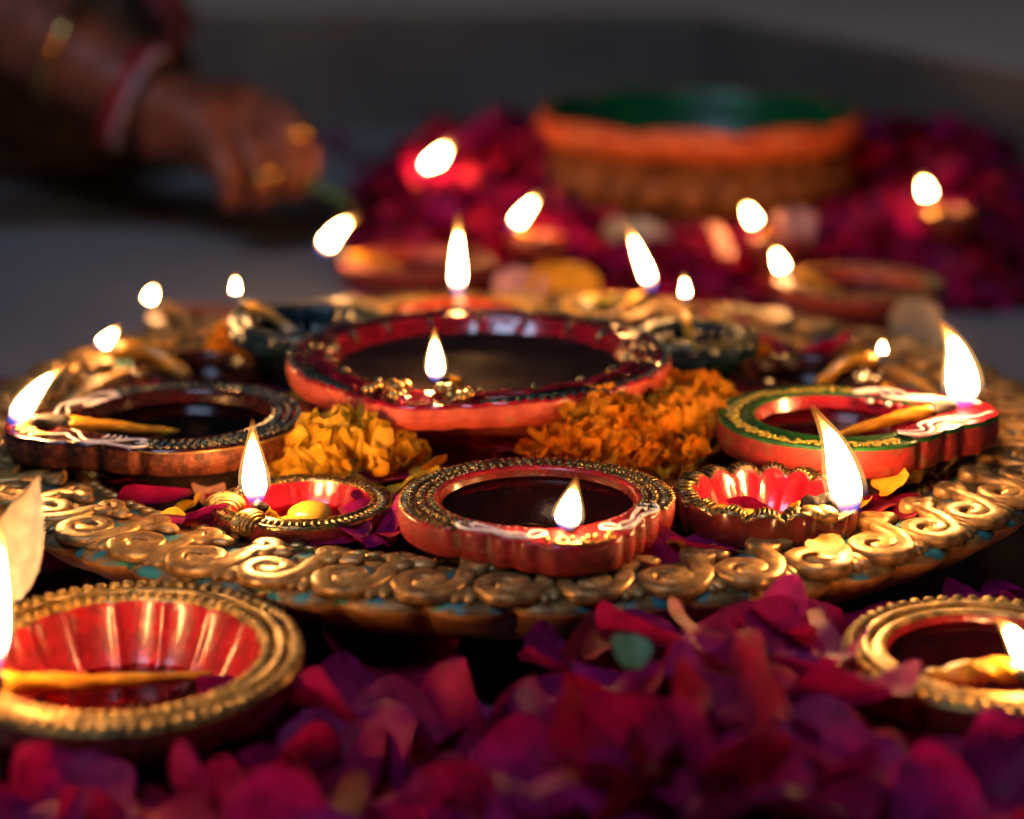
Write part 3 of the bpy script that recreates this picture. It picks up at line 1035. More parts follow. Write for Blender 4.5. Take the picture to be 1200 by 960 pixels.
def back_lamp(label, c, zr, Rpx, z0, tip, bowl, rim, side, fbase, ftip, fw, spout=None, oil=OIL_DARK, beads=None, wick=(.0036, .003, .2), curl=0, flutes=0, fill=.3, outer_flute=0.0, up=.003):
    L = Lamp(label, c, zr, Rpx, z0, tip, spout=spout, notches=(24, 46), inner=.74, wall=.010, bowl=bowl, rim=rim, side=side, fill=fill, oil=oil, nose=26, channel=.15, foot=.58, nt=96, flutes=flutes, flute=.08, outer_flute=outer_flute)
    if beads:
        bb = MB()
        L.beads(.5, .0018, .005, 30, 330, beads, mb=bb)
        o = bb.build('beading', beads, L.root)
        o['kind'] = 'stuff'
    L.wick(r0=wick[0] * .6, r1=wick[1], char=wick[2], mid_up=up, start=(.2, 0))
    L.flame(fbase, ftip, fw, curl)
    return L


back_lamp('dark maroon lamp with fat orange wick behind the brown lamp', (235, 430), .058, 78, .036, (136, 412), BLACK_RED, BLACK_RED, MAROON, (112, 412), (143, 379), 27, wick=(.006, .0052, .08), spout=1.12, up=.007)
back_lamp('glazed blue green lamp with olive spout behind the central lamp', (360, 376), .080, 90, .036, (282, 356), TEAL_DARK, TEAL_DARK, TEAL_DARK, (276, 352), (276, 318), 22, beads=OLIVE, outer_flute=.04, flutes=16, up=.003)
back_lamp('brown clay lamp standing on the bare floor, farthest along the gold rim', (240, 372), .034, 66, .0, (188, 360), BROWN_CLAY, BROWN_CLAY, BROWN_CLAY, (170, 362), (184, 330), 25, wick=(.006, .005, .12))
back_lamp('gold beaded lamp half hidden behind the central lamp, with a tall thin flame', (535, 366), .070, 100, .036, (536, 356), MAROON, GOLD_BEAD, MAROON, (536, 352), (537, 249), 31, spout=1.0, beads=GOLD)
back_lamp('dark green lamp with wavy rim and small flame behind the marigolds', (812, 390), .076, 76, .036, (800, 366), TEAL_DARK, OLIVE, TEAL_DARK, (804, 356), (801, 318), 23, beads=OLIVE, outer_flute=.06, flutes=18)
back_lamp('gold rimmed lamp behind the dark green lamp, with a long slanting flame', (715, 358), .066, 62, .036, (757, 346), OLIVE, GOLD_BEAD, BROWN_SIDE, (768, 346), (733, 258), 30, beads=GOLD)
back_lamp('dark red lamp with slanting yellow wick behind the green rimmed lamp', (940, 436), .060, 88, .036, (1030, 424), BLACK_RED, BLACK_RED, MAROON, (1034, 421), (1034, 394), 20, wick=(.005, .0042, .12), up=.007)
back_lamp('plain red clay lamp on the floor between the hand and the rose heap', (490, 304), .044, 88, .0, (398, 302), RED_CLAY, RED_CLAY, RED_CLAY, (370, 302), (424, 250), 36, wick=(.006, .005, .15), curl=5)
back_lamp('wide red clay lamp on the floor beside the orange bowl', (1008, 330), .052, 98, .0, (922, 320), RED_CLAY, BROWN_CLAY, RED_CLAY, (922, 327), (904, 284), 32, wick=(.005, .004, .15), beads=GOLD)
back_lamp('clay lamp sunk in the rose heap, farthest from the orange bowl, with a big flame', (525, 216), .058, 34, .022, (502, 210), RED_CLAY, RED_CLAY, RED_CLAY, (490, 212), (534, 160), 40)
back_lamp('clay lamp in the rose heap with a flame leaning toward the orange bowl', (630, 277), .050, 34, .014, (604, 272), RED_CLAY, RED_CLAY, RED_CLAY, (594, 274), (636, 222), 30)
back_lamp('clay lamp in the rose petals straight below the orange bowl', (912, 278), .050, 34, .014, (890, 271), RED_CLAY, RED_CLAY, RED_CLAY, (892, 273), (868, 232), 32)
back_lamp('clay lamp at the far edge of the rose heap with a lone flame', (1112, 248), .056, 34, .020, (1092, 242), RED_CLAY, GOLD_BEAD, RED_CLAY, (1092, 243), (1078, 200), 33)


# ------------------------------------------------------------------ orange bowl
def make_bowl():
    c = onz(820, 127, .104)
    R = 188 * mpp(c)
    P = thing('bowl', Matrix.Translation((c.x, c.y, 0)), 'large orange lipped bowl, green inside, behind the rose petals', 'bowl')
    nt = 160

    def lobes(t):
        return abs(math.sin(5 * t + .9)) ** .24
    prof = [(.0005, .030, 0), (.6, .032, 0), (.82, .055, 0), (.90, .085, 0), (.93, .098, 0), (.95, .103, 1), (.985, .1035, 1), (1.0, .101, 1), (.99, .087, 1), (.965, .083, 1), (.93, .081, 2), (.925, .062, 2), (.90, .045, 2), (.80, .022, 2), (.62, .006, 2), (.58, 0, 2), (.0005, 0, 2)]
    rings, mi = [], []
    for r, z, m in prof:
        k = smoothstep(.07, .1, z) * smoothstep(.85, .95, r)
        rings.append([Vector((R * r * (1 + .012 * k * (lobes(t) - .8)) * math.cos(t), R * r * (1 + .012 * k * (lobes(t) - .8)) * math.sin(t), z + k * .011 * (lobes(t) - .8))) for t in [2 * math.pi * j / nt for j in range(nt)]])
        mi.append(m)
    b = MB()
    b.rings(rings, mi)
    b.build('vessel', [POT_GREEN, ORANGE_LIP, POT_BODY], P)
    b = MB()
    b.ball((0, 0, 0), (.009, .004, .009), 10, 6)
    me = b.mesh('boss', [POT_BODY])
    for k in range(26):
        t = 2 * math.pi * k / 26
        link('boss', me, P, Matrix.Rotation(t, 4, 'Z') @ Matrix.Translation((R * .925, 0, .056)) @ Matrix.Rotation(R_(90), 4, 'Z'))


make_bowl()


# ------------------------------------------------------------------ petals
def petal_mesh(name, mat, L=.032, W=.028, cup=.35, curl=.5, ruffle=.05, nu=7, nv=8, seed=0, notch=.06, narrow=.25, pointed=False):
    """a petal lying along +y from its claw at the origin"""
    rnd = random.Random(seed)
    ph = [rnd.uniform(0, 6.28) for _ in range(6)]
    vs, g = [], []
    for j in range(nv + 1):
        v = j / nv
        wid = W * .5 * (narrow + (1 - narrow) * math.sin(math.pi * min(1, v * .60 + .06)) ** .8) * (1 - max(0, v - .72) ** 2 * 5.2)
        if pointed:
            wid = W * .5 * (.03 + math.sin(math.pi * v ** .85) ** .75)
        for i in range(nu + 1):
            u = 2 * i / nu - 1
            x = wid * u
            y = L * v - L * notch * (1 - abs(u)) ** 2 * smoothstep(.75, 1, v) - L * .08 * u * u * v
            z = cup * (u * u) * wid * (.35 + .65 * v) + curl * L * (.30 * v * v - .5 * smoothstep(.72, 1.05, v) * (v - .72))
            z -= curl * .5 * wid * max(0, abs(u) - .72) * smoothstep(.3, .8, v) * (1.6 + math.sin(ph[0] + 5 * v))
            z += ruffle * L * (math.sin(ph[1] + u * 4.2 + v * 2) * v * .5 + math.sin(ph[2] + v * 6.5 + u * 1.5) * .35 + math.sin(ph[3] + u * 9 + v * 5) * .25 * v)
            vs.append((x, y, z))
            g.append(v)
    fs = []
    for j in range(nv):
        for i in range(nu):
            a = j * (nu + 1) + i
            fs.append((a, a + 1, a + nu + 2, a + nu + 1))
    b = MB()
    b.add(vs, fs, 0, grad=g, rnd=[0.0] * len(vs))
    return b.mesh(name, [mat]), vs, fs, g


rose_meshes = [petal_mesh('rose_petal', ROSE, L=random.uniform(.027, .036), W=random.uniform(.026, .036), cup=random.uniform(.15, .7), curl=random.uniform(.2, .8), ruffle=random.uniform(.04, .10), seed=s) for s in range(14)]
big_meshes = [petal_mesh('rose_petal', ROSE, L=random.uniform(.036, .044), W=random.uniform(.038, .048), cup=random.uniform(.45, 1.0), curl=random.uniform(.6, 1.15), ruffle=random.uniform(.05, .09), seed=200 + s, nu=9, nv=10) for s in range(10)]
tone_big = {t: [] for t in TONES}
tone_meshes = {t: [] for t in TONES}
for t in TONES:
    for q in rose_meshes:
        me = q[0].copy()
        me.materials[0] = TONES[t]
        tone_meshes[t].append(me)
    for q in big_meshes:
        me = q[0].copy()
        me.materials[0] = TONES[t]
        tone_big[t].append(me)


def pose(p, tilt=50, yaw=None, scale=1.0, roll=None, flip=None):
    """a resting pose: petal centre at p, tilted by up to `tilt` degrees"""
    yaw = random.uniform(0, 360) if yaw is None else yaw
    roll = random.uniform(-tilt, tilt) if roll is None else roll
    pit = random.uniform(-tilt, tilt)
    fl = 180 if (random.random() < .45 if flip is None else flip) else 0
    M = Matrix.Translation(p) @ Matrix.Rotation(R_(yaw), 4, 'Z') @ Matrix.Rotation(R_(pit), 4, 'X') @ Matrix.Rotation(R_(roll + fl), 4, 'Y') @ Matrix.Scale(scale, 4) @ Matrix.Translation((0, -.015, -.002))
    return M


LAMPS = [(o.matrix_world.translation.copy(), o) for o in bpy.data.objects if o.name.startswith('oil_lamp')]
LAMP_R = {}
for o in bpy.data.objects:
    if o.name.split('.')[0] == 'bowl' and o.parent is not None:
        LAMP_R[o.parent.name] = max(math.hypot(v.co.x, v.co.y) for v in o.data.vertices), max(v.co.z for v in o.data.vertices)


def lamp_free(x, y, margin):
    for p, o in LAMPS:
        r, h = LAMP_R[o.name]
        if math.hypot(x - p.x, y - p.y) < r * .92 + margin:
            return False
    return True


count = {}


def rose(p, where, group, tones=('crimson', 'crimson', 'crimson', 'magenta', 'magenta', 'magenta', 'dark maroon', 'purple tinged'), big=False, **kw):
    t = random.choice(tones)
    o = link('rose_petal', random.choice((tone_big if big else tone_meshes)[t]), None, pose(p, **kw))
    tag(o, t + ' rose petal ' + where, 'petal', group)
    count[group] = count.get(group, 0) + 1
    return o


def mass(name, label, places, mat=ROSE, **kw):
    """petals that lie under and behind those one can pick apart: one mesh"""
    b = MB()
    for p in places:
        _, vs, fs, g = random.choice(rose_meshes)
        M = pose(p, **kw)
        b.add([M @ Vector(v) for v in vs], fs, 0, grad=g, rnd=[random.random()] * len(vs))
    o = b.build(name, mat)
    tag(o, label, 'petals', kind='stuff')


# --- heap in front of the platter
def front_h(x, y):
    """height of the heap's surface"""
    px = 600 + x / (y - CAM_Y) * FPX * .96
    h = .013
    peak = math.exp(-((px - 890) / 120) ** 2) * smoothstep(-.46, -.34, y)
    h += .020 * smoothstep(560, 740, px) * (1 - smoothstep(960, 1090, px) * .6)
    h += .009 * peak
    h += .007 * mnoise.noise(Vector((x * 22, y * 22, 3.1)))
    h += .004 * smoothstep(-.33, -.42, y)
    r = math.hypot(x, y)
    if px < 655 and r < .290 + .02 * smoothstep(560, 480, px):
        h = .008
    return max(.008, h)


def in_front(x, y):
    r = math.hypot(x, y)
    px = 600 + x / (y - CAM_Y) * FPX * .96
    if r < .268:
        return False
    return True


G1 = 'rose petals heaped before the platter'
def T1(px):
    if px < 470:
        return 'on the floor between the big fluted lamp and the heap'
    if px < 760:
        return 'in the heap, on its side toward the big fluted lamp'
    if px < 985:
        return 'on the crest of the heap before the platter'
    return 'beside the lamp of dark red oil before the platter'
def front_spot():
    p = onz(random.uniform(-60, 1260), random.uniform(690, 1010), .03)
    return p.x, p.y


places = []
for k in range(1500):
    x, y = front_spot()
    if in_front(x, y) and lamp_free(x, y, .002):
        places.append((x, y, front_h(x, y) * random.uniform(.15, .7)))
mass('heaped_petals', 'crimson rose petals lying deeper in the heap before the platter', [Vector(p) for p in places], tilt=40)
k = tries = 0
pts_used = []
while k < 128 and tries < 20000:
    tries += 1
    x, y = front_spot()
    px = 600 + x / (y - CAM_Y) * FPX * .96
    if not in_front(x, y) or not lamp_free(x, y, .010):
        continue
    if any((x - a) ** 2 + (y - c) ** 2 < .0130 ** 2 for a, c in pts_used) and random.random() < .97:
        continue
    pts_used.append((x, y))
    rose(Vector((x, y, front_h(x, y) + random.uniform(.0, .006))), T1(px), G1, tilt=random.choice((20, 35, 55)) if math.hypot(x, y) > .285 else 14, scale=random.uniform(.85, 1.15) if math.hypot(x, y) > .30 else .75, big=True)
    k += 1
# a few that lean over the platter's edge at the top of the heap
for (px, py, z, yaw, t, sc_, tone) in [(712, 742, .048, 10, 18, 1.1, 'dark maroon'), (770, 752, .046, 70, 22, 1.0, 'purple tinged'), (850, 764, .042, 20, 25, 1.1, 'crimson'), (905, 748, .042, -30, 25, 1.15, 'crimson'), (945, 766, .042, 50, 25, 1.1, 'magenta'),
                                   (890, 781, .042, 120, 30, 1.1, 'crimson'), (962, 785, .046, 200, 30, 1.0, 'magenta'), (820, 772, .048, 160, 30, 1.0, 'purple tinged'), (640, 800, .036, 130, 20, 1.2, 'purple tinged'), (432, 775, .012, 100, 8, 1.5, 'dark maroon'), (395, 815, .012, 60, 12, 1.3, 'purple tinged'),
                                   (372, 726, .018, 40, 20, 1.4, 'purple tinged'), (350, 790, .014, 300, 16, 1.4, 'dark maroon'), (470, 800, .018, 20, 20, 1.4, 'crimson'), (330, 850, .016, 150, 20, 1.4, 'magenta'), (420, 860, .02, 80, 22, 1.4, 'purple tinged'), (510, 840, .022, 200, 22, 1.4, 'crimson'), (250, 905, .016, 30, 18, 1.4, 'dark maroon'), (130, 930, .014, 10, 16, 1.4, 'magenta'), (470, 730, .010, 140, 10, 1.3, 'dark maroon'), (90, 668, .014, 60, 18, 1.4, 'dark maroon'), (65, 660, .02, 110, 25, 1.3, 'crimson'), (30, 905, .006, 40, 8, 1.4, 'dark maroon'), (5, 935, .008, 100, 10, 1.4, 'purple tinged'), (62, 930, .008, 0, 10, 1.3, 'dark maroon')]:  # the last three dark petals are added to cover flame-lit floor
    p = onz(px, py, z)
    if p.y > -.280 and z > .03:
        p = ony(px, py, -.280)
    o = link('rose_petal', random.choice(tone_big[tone]), None, pose(p, yaw=yaw, tilt=t, scale=sc_ * .8))
    tag(o, tone + ' rose petal ' + T1(px), 'petal', G1)

# --- rose petals round the platter's sides
G2 = 'rose petals scattered along the outside of the platter'
T2 = 'lying on the floor against the outside of the platter'
k = 0
while k < 28:
    a = random.choice((random.uniform(150, 222), random.uniform(-42, 30)))
    r = random.uniform(.268, .33)
    x, y = r * math.cos(R_(a)), r * math.sin(R_(a))
    if lamp_free(x, y, .01):
        rose(Vector((x, y, random.uniform(.012, .03))), T2, G2, tilt=40)
        k += 1
mass('scattered_petals', 'loose rose petals lying under others round the platter', [Vector((r * math.cos(a), r * math.sin(a), .010)) for r, a in [(random.uniform(.27, .34), R_(random.choice((random.uniform(150, 225), random.uniform(-45, 32))))) for _ in range(140)]], tilt=25)

# --- rose petals inside the platter
G3 = 'rose petals strewn inside the platter'
T3 = 'lying on the platter between the lamps'
k = 0
while k < 60:
    a, r = random.uniform(0, 6.2832), .198 * math.sqrt(random.uniform(.15, 1))
    x, y = r * math.cos(a), r * math.sin(a)
    if lamp_free(x, y, -.002):
        rose(Vector((x, y, .050 + random.uniform(0, .007))), T3, G3, tilt=25, scale=random.uniform(.75, 1.0))
        k += 1
for (px, py, z, yaw) in [(438, 602, .058, -70), (466, 618, .058, 10), (395, 628, .055, 80), (150, 566, .052, 20), (188, 584, .053, 100), (232, 604, .055, 160), (1090, 560, .054, 40), (1040, 596, .055, 10), (480, 606, .056, 40), (425, 622, .056, 200), (372, 622, .050, 200), (780, 650, .056, 90), (822, 640, .056, 60), (590, 522, .062, 20), (565, 505, .064, 120), (1025, 585, .05, 30), (1075, 575, .05, 10), (1010, 598, .052, 50)]:
    p = onz(px, py, z)
    rose(p, T3, G3, yaw=yaw, tilt=22, scale=.9)

tray = []
while len(tray) < 260:
    a, r = random.uniform(0, 6.2832), .205 * math.sqrt(random.uniform(.02, 1))
    x, y = r * math.cos(a), r * math.sin(a)
    if lamp_free(x, y, -.012):
        tray.append(Vector((x, y, .042 + random.uniform(0, .007))))
mass('strewn_petals', 'rose petals lying flat under the others on the platter', tray, tilt=14, scale=.85)

# --- big heap round the orange bowl
bc = onz(820, 127, .104)


def back_h(x, y):
    px = 600 + x / (y - CAM_Y) * FPX * .97
    e = smoothstep(395, 520, px) * (1 - smoothstep(1120, 1260, px))
    f = smoothstep(.40, .56, y)
    db = math.hypot(x - bc.x, y - bc.y)
    f *= 1 - .38 * math.exp(-((db - .135) / .05) ** 2) * (y < bc.y)
    return e * f * (.056 + .018 * smoothstep(.55, .70, y) + .012 * mnoise.noise(Vector((x * 18, y * 18, 7.7))))


G4 = 'rose petals heaped round the orange bowl'
T4 = 'in the far heap round the orange bowl'
places = []
for k in range(4200):
    x, y = random.uniform(-.16, .46), random.uniform(.42, .86)
    h = back_h(x, y)
    if h < .008 or math.hypot(x - bc.x, y - bc.y) < .122 or not lamp_free(x, y, -.01):
        continue
    places.append(Vector((x, y, h * random.uniform(.15, .95))))
mass('far_heaped_petals', 'crimson rose petals massed round the orange bowl', places, tilt=55)
k = 0
while k < 76:
    x, y = random.uniform(-.14, .44), random.uniform(.44, .74)
    h = back_h(x, y)
    if h < .012 or math.hypot(x - bc.x, y - bc.y) < .135 or not lamp_free(x, y, 0):
        continue
    rose(Vector((x, y, h + .004)), T4, G4, tilt=60, scale=random.uniform(.95, 1.2))
    k += 1

for (px, py) in [(395, 168), (425, 186), (375, 236), (448, 205)]:
    rose(onz(px, py, .008), 'stray on the bare floor beside the reaching hand', 'rose petals fallen beside the hand', tilt=15)

# --- single pale petals one can point at
def single(label, mat, px, py, z, L=.04, W=.03, rot=(0, 0, 0), cup=.4, curl=.4, seed=1, name='petal', cat='petal', y=None, pointed=False):
    me = petal_mesh(name, mat, L=L, W=W, cup=cup, curl=curl, ruffle=.04, seed=seed, pointed=pointed)[0]
    p = onz(px, py, z) if y is None else ony(px, py, y)
    o = link(name, me, None, Matrix.Translation(p) @ Euler([R_(a) for a in rot], 'XYZ').to_matrix().to_4x4() @ Matrix.Translation((0, -L * .5, 0)))
    return tag(o, label, cat)


single('white petal standing upright against the outside of the gold rim', CREAM, 27, 632, .04, L=.052, W=.019, rot=(74, 14, -8), cup=.7, curl=.12, seed=3, name='white_petal', y=-.258, pointed=True)
single('cream petal standing on the floor behind the gold rim', CREAM_B, 1070, 382, .02, L=.034, W=.032, rot=(72, 0, 12), cup=.3, curl=.2, seed=4, name='cream_petal', y=.232)
single('large cream petal lying at the foot of the far rose heap', CREAM, 742, 300, .05, L=.06, W=.055, rot=(50, 10, 20), cup=.4, curl=.3, seed=5, name='cream_petal', y=.50)
single('yellow petal standing behind the central lamp', YELLOW_P, 660, 343, .04, L=.040, W=.045, rot=(60, 0, 5), cup=.3, curl=.3, seed=6, name='yellow_petal', y=.30)
single('pale pink petal beside the yellow petal behind the central lamp', PINK, 610, 343, .04, L=.034, W=.034, rot=(58, 0, -15), cup=.3, curl=.3, seed=7, name='pale_petal', y=.30)
single('flat pale piece standing for the warm lit patch of floor before the wide red clay lamp', PINK, 890, 352, .008, L=.045, W=.05, rot=(6, 0, 60), cup=.3, curl=.3, seed=8, name='pale_petal')  # added piece whose pale colour paints a glow on the floor
single('pink white petal tucked beside the smallest lamp', PINK, 243, 580, .046, L=.018, W=.017, rot=(40, 10, 40), seed=9, name='pale_petal')
single('pink petal with a pale edge against the rope border', PINK, 1070, 588, .046, L=.019, W=.019, rot=(35, 0, -50), seed=10, name='pink_petal')
single('yellow petal stuck on the gold rim scrolls', YELLOW_P, 968, 640, .0605, L=.015, W=.016, rot=(8, -6, 30), cup=.2, curl=.1, seed=11, name='yellow_petal')
single('green sepal resting among the rose petals before the platter', LEAF, 738, 764, .060, L=.013, W=.015, rot=(38, 10, 15), cup=.4, curl=.6, seed=12, name='green_sepal', cat='sepal')
single('pale pink petal in the far rose heap above the wide red clay lamp', PINK, 930, 268, .06, L=.03, W=.03, rot=(50, 0, 10), seed=13, name='pale_petal', y=.46)
single('peach petal in the far rose heap below the bowl', PINK, 842, 288, .06, L=.035, W=.022, rot=(50, 0, 60), seed=14, name='peach_petal', y=.46)

# --- loose marigold petals inside the platter
mg_meshes = [petal_mesh('marigold_petal', YELLOW_P if s % 2 else ORANGE_P, L=random.uniform(.014, .020), W=random.uniform(.012, .018), cup=.4, curl=.5, ruffle=.12, seed=40 + s, nu=6, nv=6, notch=.12)[0] for s in range(6)]
loose = []
for _ in range(2000):
    if len(loose) >= 150:
        break
    a, r = random.uniform(0, 6.2832), random.uniform(.055, .205)
    x, y = r * math.cos(a), r * math.sin(a)
    if lamp_free(x, y, -.003):
        v = Vector((x, y - CAM_Y, .049 - CAM_Z))
        pt = R_(PITCH)
        dep = v.y * math.cos(pt) - v.z * math.sin(pt)
        r < .13 and random.random() < .5 and loose.append((600 + FPX * v.x / dep, 480 - FPX * (v.y * math.sin(pt) + v.z * math.cos(pt)) / dep, .055))
        loose.append((600 + FPX * v.x / dep, 480 - FPX * (v.y * math.sin(pt) + v.z * math.cos(pt)) / dep, .049 + random.uniform(0, .004)))
for (px, py, z) in [(540, 528, .05), (575, 535, .05), (600, 530, .05), (520, 545, .048), (640, 525, .055), (1015, 560, .052), (1035, 570, .05), (1050, 548, .052), (1075, 552, .05), (1100, 545, .05), (220, 570, .048), (195, 572, .048), (240, 560, .048), (330, 545, .05),
                     (300, 535, .05), (374, 492, .056), (275, 440, .05), (310, 450, .05), (330, 440, .055), (335, 415, .06), (265, 425, .05), (880, 455, .05), (905, 440, .05), (860, 440, .05), (500, 560, .058), (515, 548, .058), (222, 586, .056), (1030, 572, .059), (1060, 560, .059), (1085, 548, .059), (1010, 586, .058), (1020, 540, .055), (440, 352, .07), (470, 356, .07), (610, 356, .06)] + loose:
    p = onz(px, py, z)
    if z < .058 and not lamp_free(p.x, p.y, .0):
        p = onz(px + 14, py + 8, .046)
        if not lamp_free(p.x, p.y, .0):
            continue
    o = link('marigold_petal', random.choice(mg_meshes), None, pose(p, tilt=45, scale=random.uniform(.7, 1.1)))
    tag(o, 'loose yellow marigold petal lying between the lamps', 'petal', 'loose marigold petals on the platter')


# ------------------------------------------------------------------ marigolds
def frill_mesh(seed, mat):
    rnd = random.Random(seed)
    nu, nv, L, W = 8, 5, .017, .0165
    ph = [rnd.uniform(0, 6.28) for _ in range(4)]
    vs, g = [], []
    for j in range(nv + 1):
        v = j / nv
        for i in range(nu + 1):
            u = 2 * i / nu - 1
            w = W * .5 * (.18 + .82 * v ** .7) * (1 - .22 * v ** 4)
            x = w * u
            y = L * v * (1 - .30 * abs(u) ** 2.4) + .0008 * math.sin(u * 8 + ph[0]) * v
            z = .0052 * v * v + .0028 * math.sin(u * 3.2 + ph[1]) * v + .0022 * math.sin(u * 9 + ph[2]) * v * v + .4 * w * u * u * (1 - v)
            vs.append((x, y, z))
            g.append(v)
    fs = [(j * (nu + 1) + i, j * (nu + 1) + i + 1, (j + 1) * (nu + 1) + i + 1, (j + 1) * (nu + 1) + i) for j in range(nv) for i in range(nu)]
    b = MB()
    b.add(vs, fs, 0, grad=g, rnd=[0.0] * len(vs))
    return b.mesh('petal', [mat])


frill = {m.name: [frill_mesh(s, m) for s in range(6)] for m in (ORANGE_P, YELLOW_P)}


def marigold(px, py, z, Rm, label, mat, tilt=(0, 0), n=150, lift=None):
    p = onz(px, py, z)
    base = .040 if lift is None else lift
    P = thing('marigold', Matrix.Translation((p.x, p.y, base)) @ Euler((R_(tilt[0]), R_(tilt[1]), random.uniform(0, 6)), 'XYZ').to_matrix().to_4x4(), label, 'flower', 'marigold heads on the platter')
    b = MB()
    b.ball((0, 0, Rm * .30), (Rm * .42, Rm * .42, Rm * .36), 12, 8)
    b.build('flower_heart', mat, P)
    s = Rm / .034
    for k in range(n):
        t = (k + .5) / n
        el = 90 - 92 * t ** .75 + random.uniform(-16, 16)      # degrees above level
        az = k * 137.508 + random.uniform(-10, 10)
        d = Vector((math.cos(R_(el)) * math.cos(R_(az)), math.cos(R_(el)) * math.sin(R_(az)), math.sin(R_(el))))
        root = Vector((0, 0, Rm * .28)) + Vector((d.x * Rm * .56, d.y * Rm * .56, d.z * Rm * .44))
        q = d.to_track_quat('Y', 'Z')
        M = Matrix.Translation(root) @ q.to_matrix().to_4x4() @ Matrix.Rotation(R_(random.uniform(-40, 40)), 4, 'Y') @ Matrix.Rotation(R_(random.uniform(-14, 22)), 4, 'X') @ Matrix.Scale(s * random.uniform(.7, 1.25), 4)
        link('petal', random.choice(frill[mat.name]), P, M)


marigold(414, 526, .064, .033, 'golden marigold head between the brown lamp and the smallest lamp', YELLOW_P, tilt=(20, 6), lift=.041)
marigold(375, 540, .056, .026, 'low yellow marigold head half under the golden one by the smallest lamp', YELLOW_P, tilt=(22, -12), n=60)
marigold(690, 512, .066, .034, 'orange marigold head directly behind the beaded lamp', ORANGE_P, tilt=(22, 4), lift=.044)
marigold(806, 476, .066, .033, 'orange marigold head touching the flank of the central lamp', ORANGE_P, tilt=(14, 14), lift=.040)
marigold(803, 518, .060, .032, 'orange marigold head beside the red shell lamp', ORANGE_P, tilt=(24, 0), lift=.042)
marigold(300, 425, .050, .028, 'dim orange marigold head beneath the glazed blue green lamp', ORANGE_P, n=56)
marigold(850, 428, .050, .026, 'dim orange marigold head beneath the dark green lamp', ORANGE_P, n=56)
marigold(1045, 562, .048, .020, 'flattened orange marigold head under the green rimmed lamp', ORANGE_P, n=40, tilt=(15, 0), lift=.038)


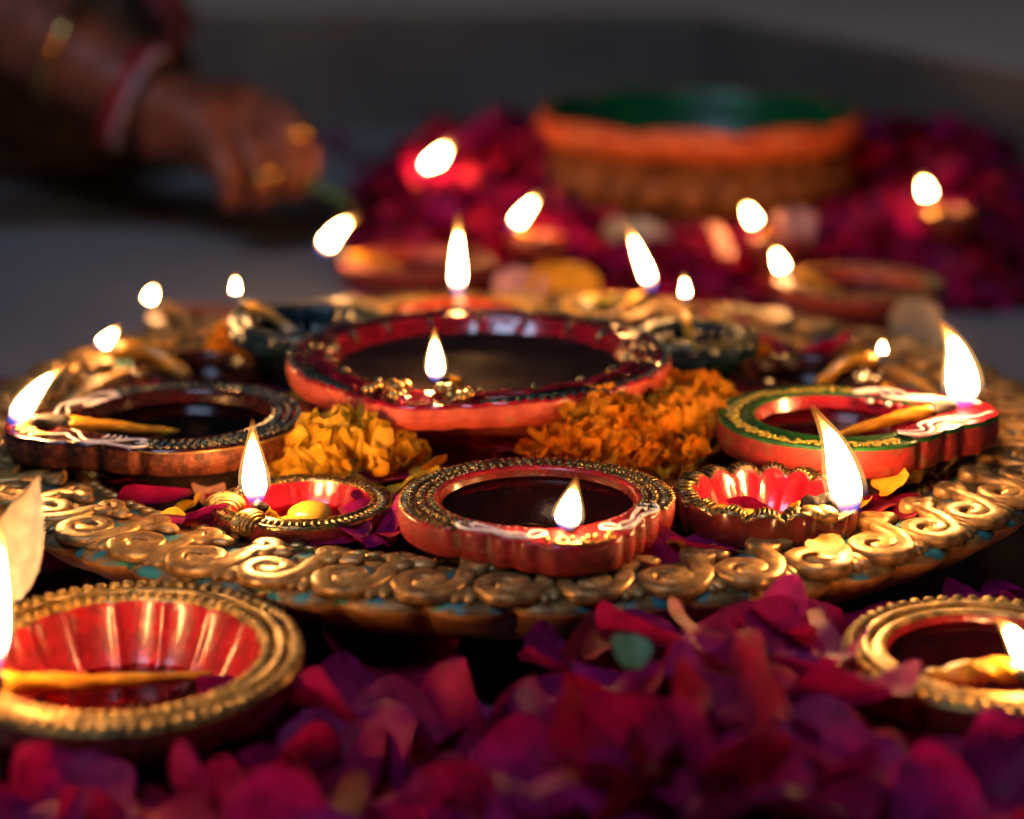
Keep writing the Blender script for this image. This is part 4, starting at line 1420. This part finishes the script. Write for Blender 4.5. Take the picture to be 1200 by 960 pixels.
# ------------------------------------------------------------------ person reaching in
def make_person():
    V, E, Rr = [], [], []

    def add(p, r, prev=None):
        V.append(p)
        Rr.append(r)
        if prev is not None:
            E.append((prev, len(V) - 1))
        return len(V) - 1
    A = lambda x, y, d: ony(x, y, d)
    wrist = A(170, 118, .70)
    w0 = add(wrist, (.034, .030))
    palm = add(A(232, 140, .675), (.042, .030), w0)
    # forearm, elbow, upper arm, shoulder, trunk
    f1 = add(A(95, 72, .735), (.042, .040), w0)
    f2 = add(A(0, 10, .79), (.050, .048), f1)
    el = add(A(-160, -80, .90), (.045, .045), f2)
    u1 = add(A(-200, -260, 1.02), (.055, .055), el)
    sh = add(A(-190, -480, 1.15), (.07, .065), u1)
    t1 = add(A(-330, -440, 1.25), (.13, .10), sh)
    t2 = add(A(-370, -150, 1.30), (.14, .11), t1)
    add(A(-390, 60, 1.32), (.15, .12), t2)

    def chain(pts, rad, prev):
        for p, r in zip(pts, rad):
            prev = add(A(*p), (r, r), prev)
    chain([(288, 118, .70), (335, 146, .675), (362, 184, .66), (362, 214, .655)], (.0155, .0130, .0112, .0085), palm)
    chain([(282, 132, .675), (326, 166, .645), (345, 206, .635), (334, 230, .64)], (.016, .0135, .0115, .0090), palm)
    chain([(268, 148, .65), (302, 188, .622), (310, 222, .618), (296, 240, .628)], (.0155, .0128, .0110, .0085), palm)
    chain([(246, 162, .632), (268, 202, .606), (274, 230, .606), (264, 243, .616)], (.0140, .0112, .0098, .0078), palm)
    chain([(222, 172, .70), (282, 208, .69), (330, 220, .675), (360, 220, .662)], (.016, .0115, .010, .008), w0)
    me = bpy.data.meshes.new('person')
    me.from_pydata([tuple(v) for v in V], E, [])
    o = bpy.data.objects.new('person', me)
    col.objects.link(o)
    me.materials.append(SKIN)
    sk = o.modifiers.new('skin', 'SKIN')
    sk.use_smooth_shade = True
    ss = o.modifiers.new('sub', 'SUBSURF')
    ss.levels = ss.render_levels = 2
    if not me.skin_vertices:
        bpy.context.view_layer.objects.active = o
    for i, r in enumerate(Rr):
        me.skin_vertices[0].data[i].radius = r
        me.skin_vertices[0].data[i].use_root = (i == 0)
    tag(o, 'person in dark clothes reaching in with a bangled hand that holds a green stem', 'person')
    # dark draped lap and knee behind the arm
    b = MB()
    kn, bk = A(225, 60, .98), A(-500, 40, 1.15)
    n, m = 40, 26
    rings = []
    for i in range(m + 1):
        t = i / m
        c = kn.lerp(bk, t)
        r = .085 + .06 * t
        e = math.sin(math.pi * .5 * min(1, t * 7 + .05))
        ring = []
        for k in range(n):
            a = 2 * math.pi * k / n
            f = 1 + .05 * math.sin(5 * a + t * 9) + .035 * math.sin(11 * a - t * 14)
            ring.append(Vector((c.x, c.y + r * 1.1 * e * f * math.cos(a), max(.003, .10 + r * 1.3 * e * f * math.sin(a)))))
        rings.append(ring)
    b.rings(rings, cap0=True, cap1=True)
    b.build('skirt', CLOTH, o)
    b = MB()
    s0, s1 = A(-125, -58, .875), A(-188, -470, 1.14)
    rings = []
    for i in range(14):
        t = i / 13
        c = s0.lerp(s1, t)
        rings.append([c + Vector((math.cos(2 * math.pi * k / 24), math.sin(2 * math.pi * k / 24), .25 * math.cos(2 * math.pi * k / 24))) * (.068 + .03 * t + .004 * math.sin(k * 2 + t * 9)) for k in range(24)])
    b.rings(rings)
    b.build('sleeve', CLOTH_RED, o)
    # red border of the drape behind the wrist
    b = MB()
    pts = catmull([A(150, -60, .92), A(185, -10, .90), A(205, 25, .89), A(200, 60, .89)], 8)
    b.tube(pts, .022, 10, flat=.5)
    b.build('drape_border', CLOTH_RED, o)

    def bangle(cpx, dpt, ax, R, r, mat, label, name='bangle', r2=None):
        c = A(cpx[0], cpx[1], dpt)
        ax = Vector(ax).normalized()
        q = ax.to_track_quat('Z', 'Y').to_matrix().to_4x4()
        b = MB()
        b.tube([Vector((R * math.cos(a), R * math.sin(a), 0)) for a in [2 * math.pi * k / 40 for k in range(40)]], r, 10, closed=True)
        bo = b.build(name, mat)
        bo.matrix_world = Matrix.Translation(c) @ q
        if name == 'ring':
            b = MB()
            to = (q.inverted().to_3x3() @ (Vector((0, CAM_Y, CAM_Z)) - c)).normalized()
            to.z = 0
            b.ball(to.normalized() * (R + r), (.0062, .0062, .0050), 12, 8)  # camera-facing bead added to the ring to catch a bright glint
            b.build('glint_bead', mat, bo)
        tag(bo, label, name)
    axis = Vector((-.95, .12, .46))
    bangle((163, 117), .704, axis, .0400, .0036, BANGLE_W, 'white bangle on the reaching wrist')
    bangle((150, 111), .71, axis, .0405, .0042, BANGLE_R, 'red bangle beside the white one on the reaching wrist')
    bangle((80, 60), .745, axis, .0475, .0034, JEWEL, 'gold bangle higher up the reaching forearm')
    bangle((306, 208), .620, A(310, 222, .618) - A(302, 188, .622), .0142, .0028, JEWEL, 'gold ring on a lower finger of the reaching hand', 'ring')
    bangle((350, 168), .667, A(362, 184, .66) - A(335, 146, .675), .0145, .0028, JEWEL, 'gold ring on the topmost finger of the reaching hand', 'ring')
    b = MB()
    b.tube(catmull([A(345, 210, .652), A(372, 220, .648), A(395, 232, .644), A(415, 246, .64)], 6), [.0034] * 12 + [.004] * 7, 8)
    so = b.build('flower_stem', STEM)
    tag(so, 'green flower stem held between the fingers', 'stem')


make_person()
print('PETALS', count)
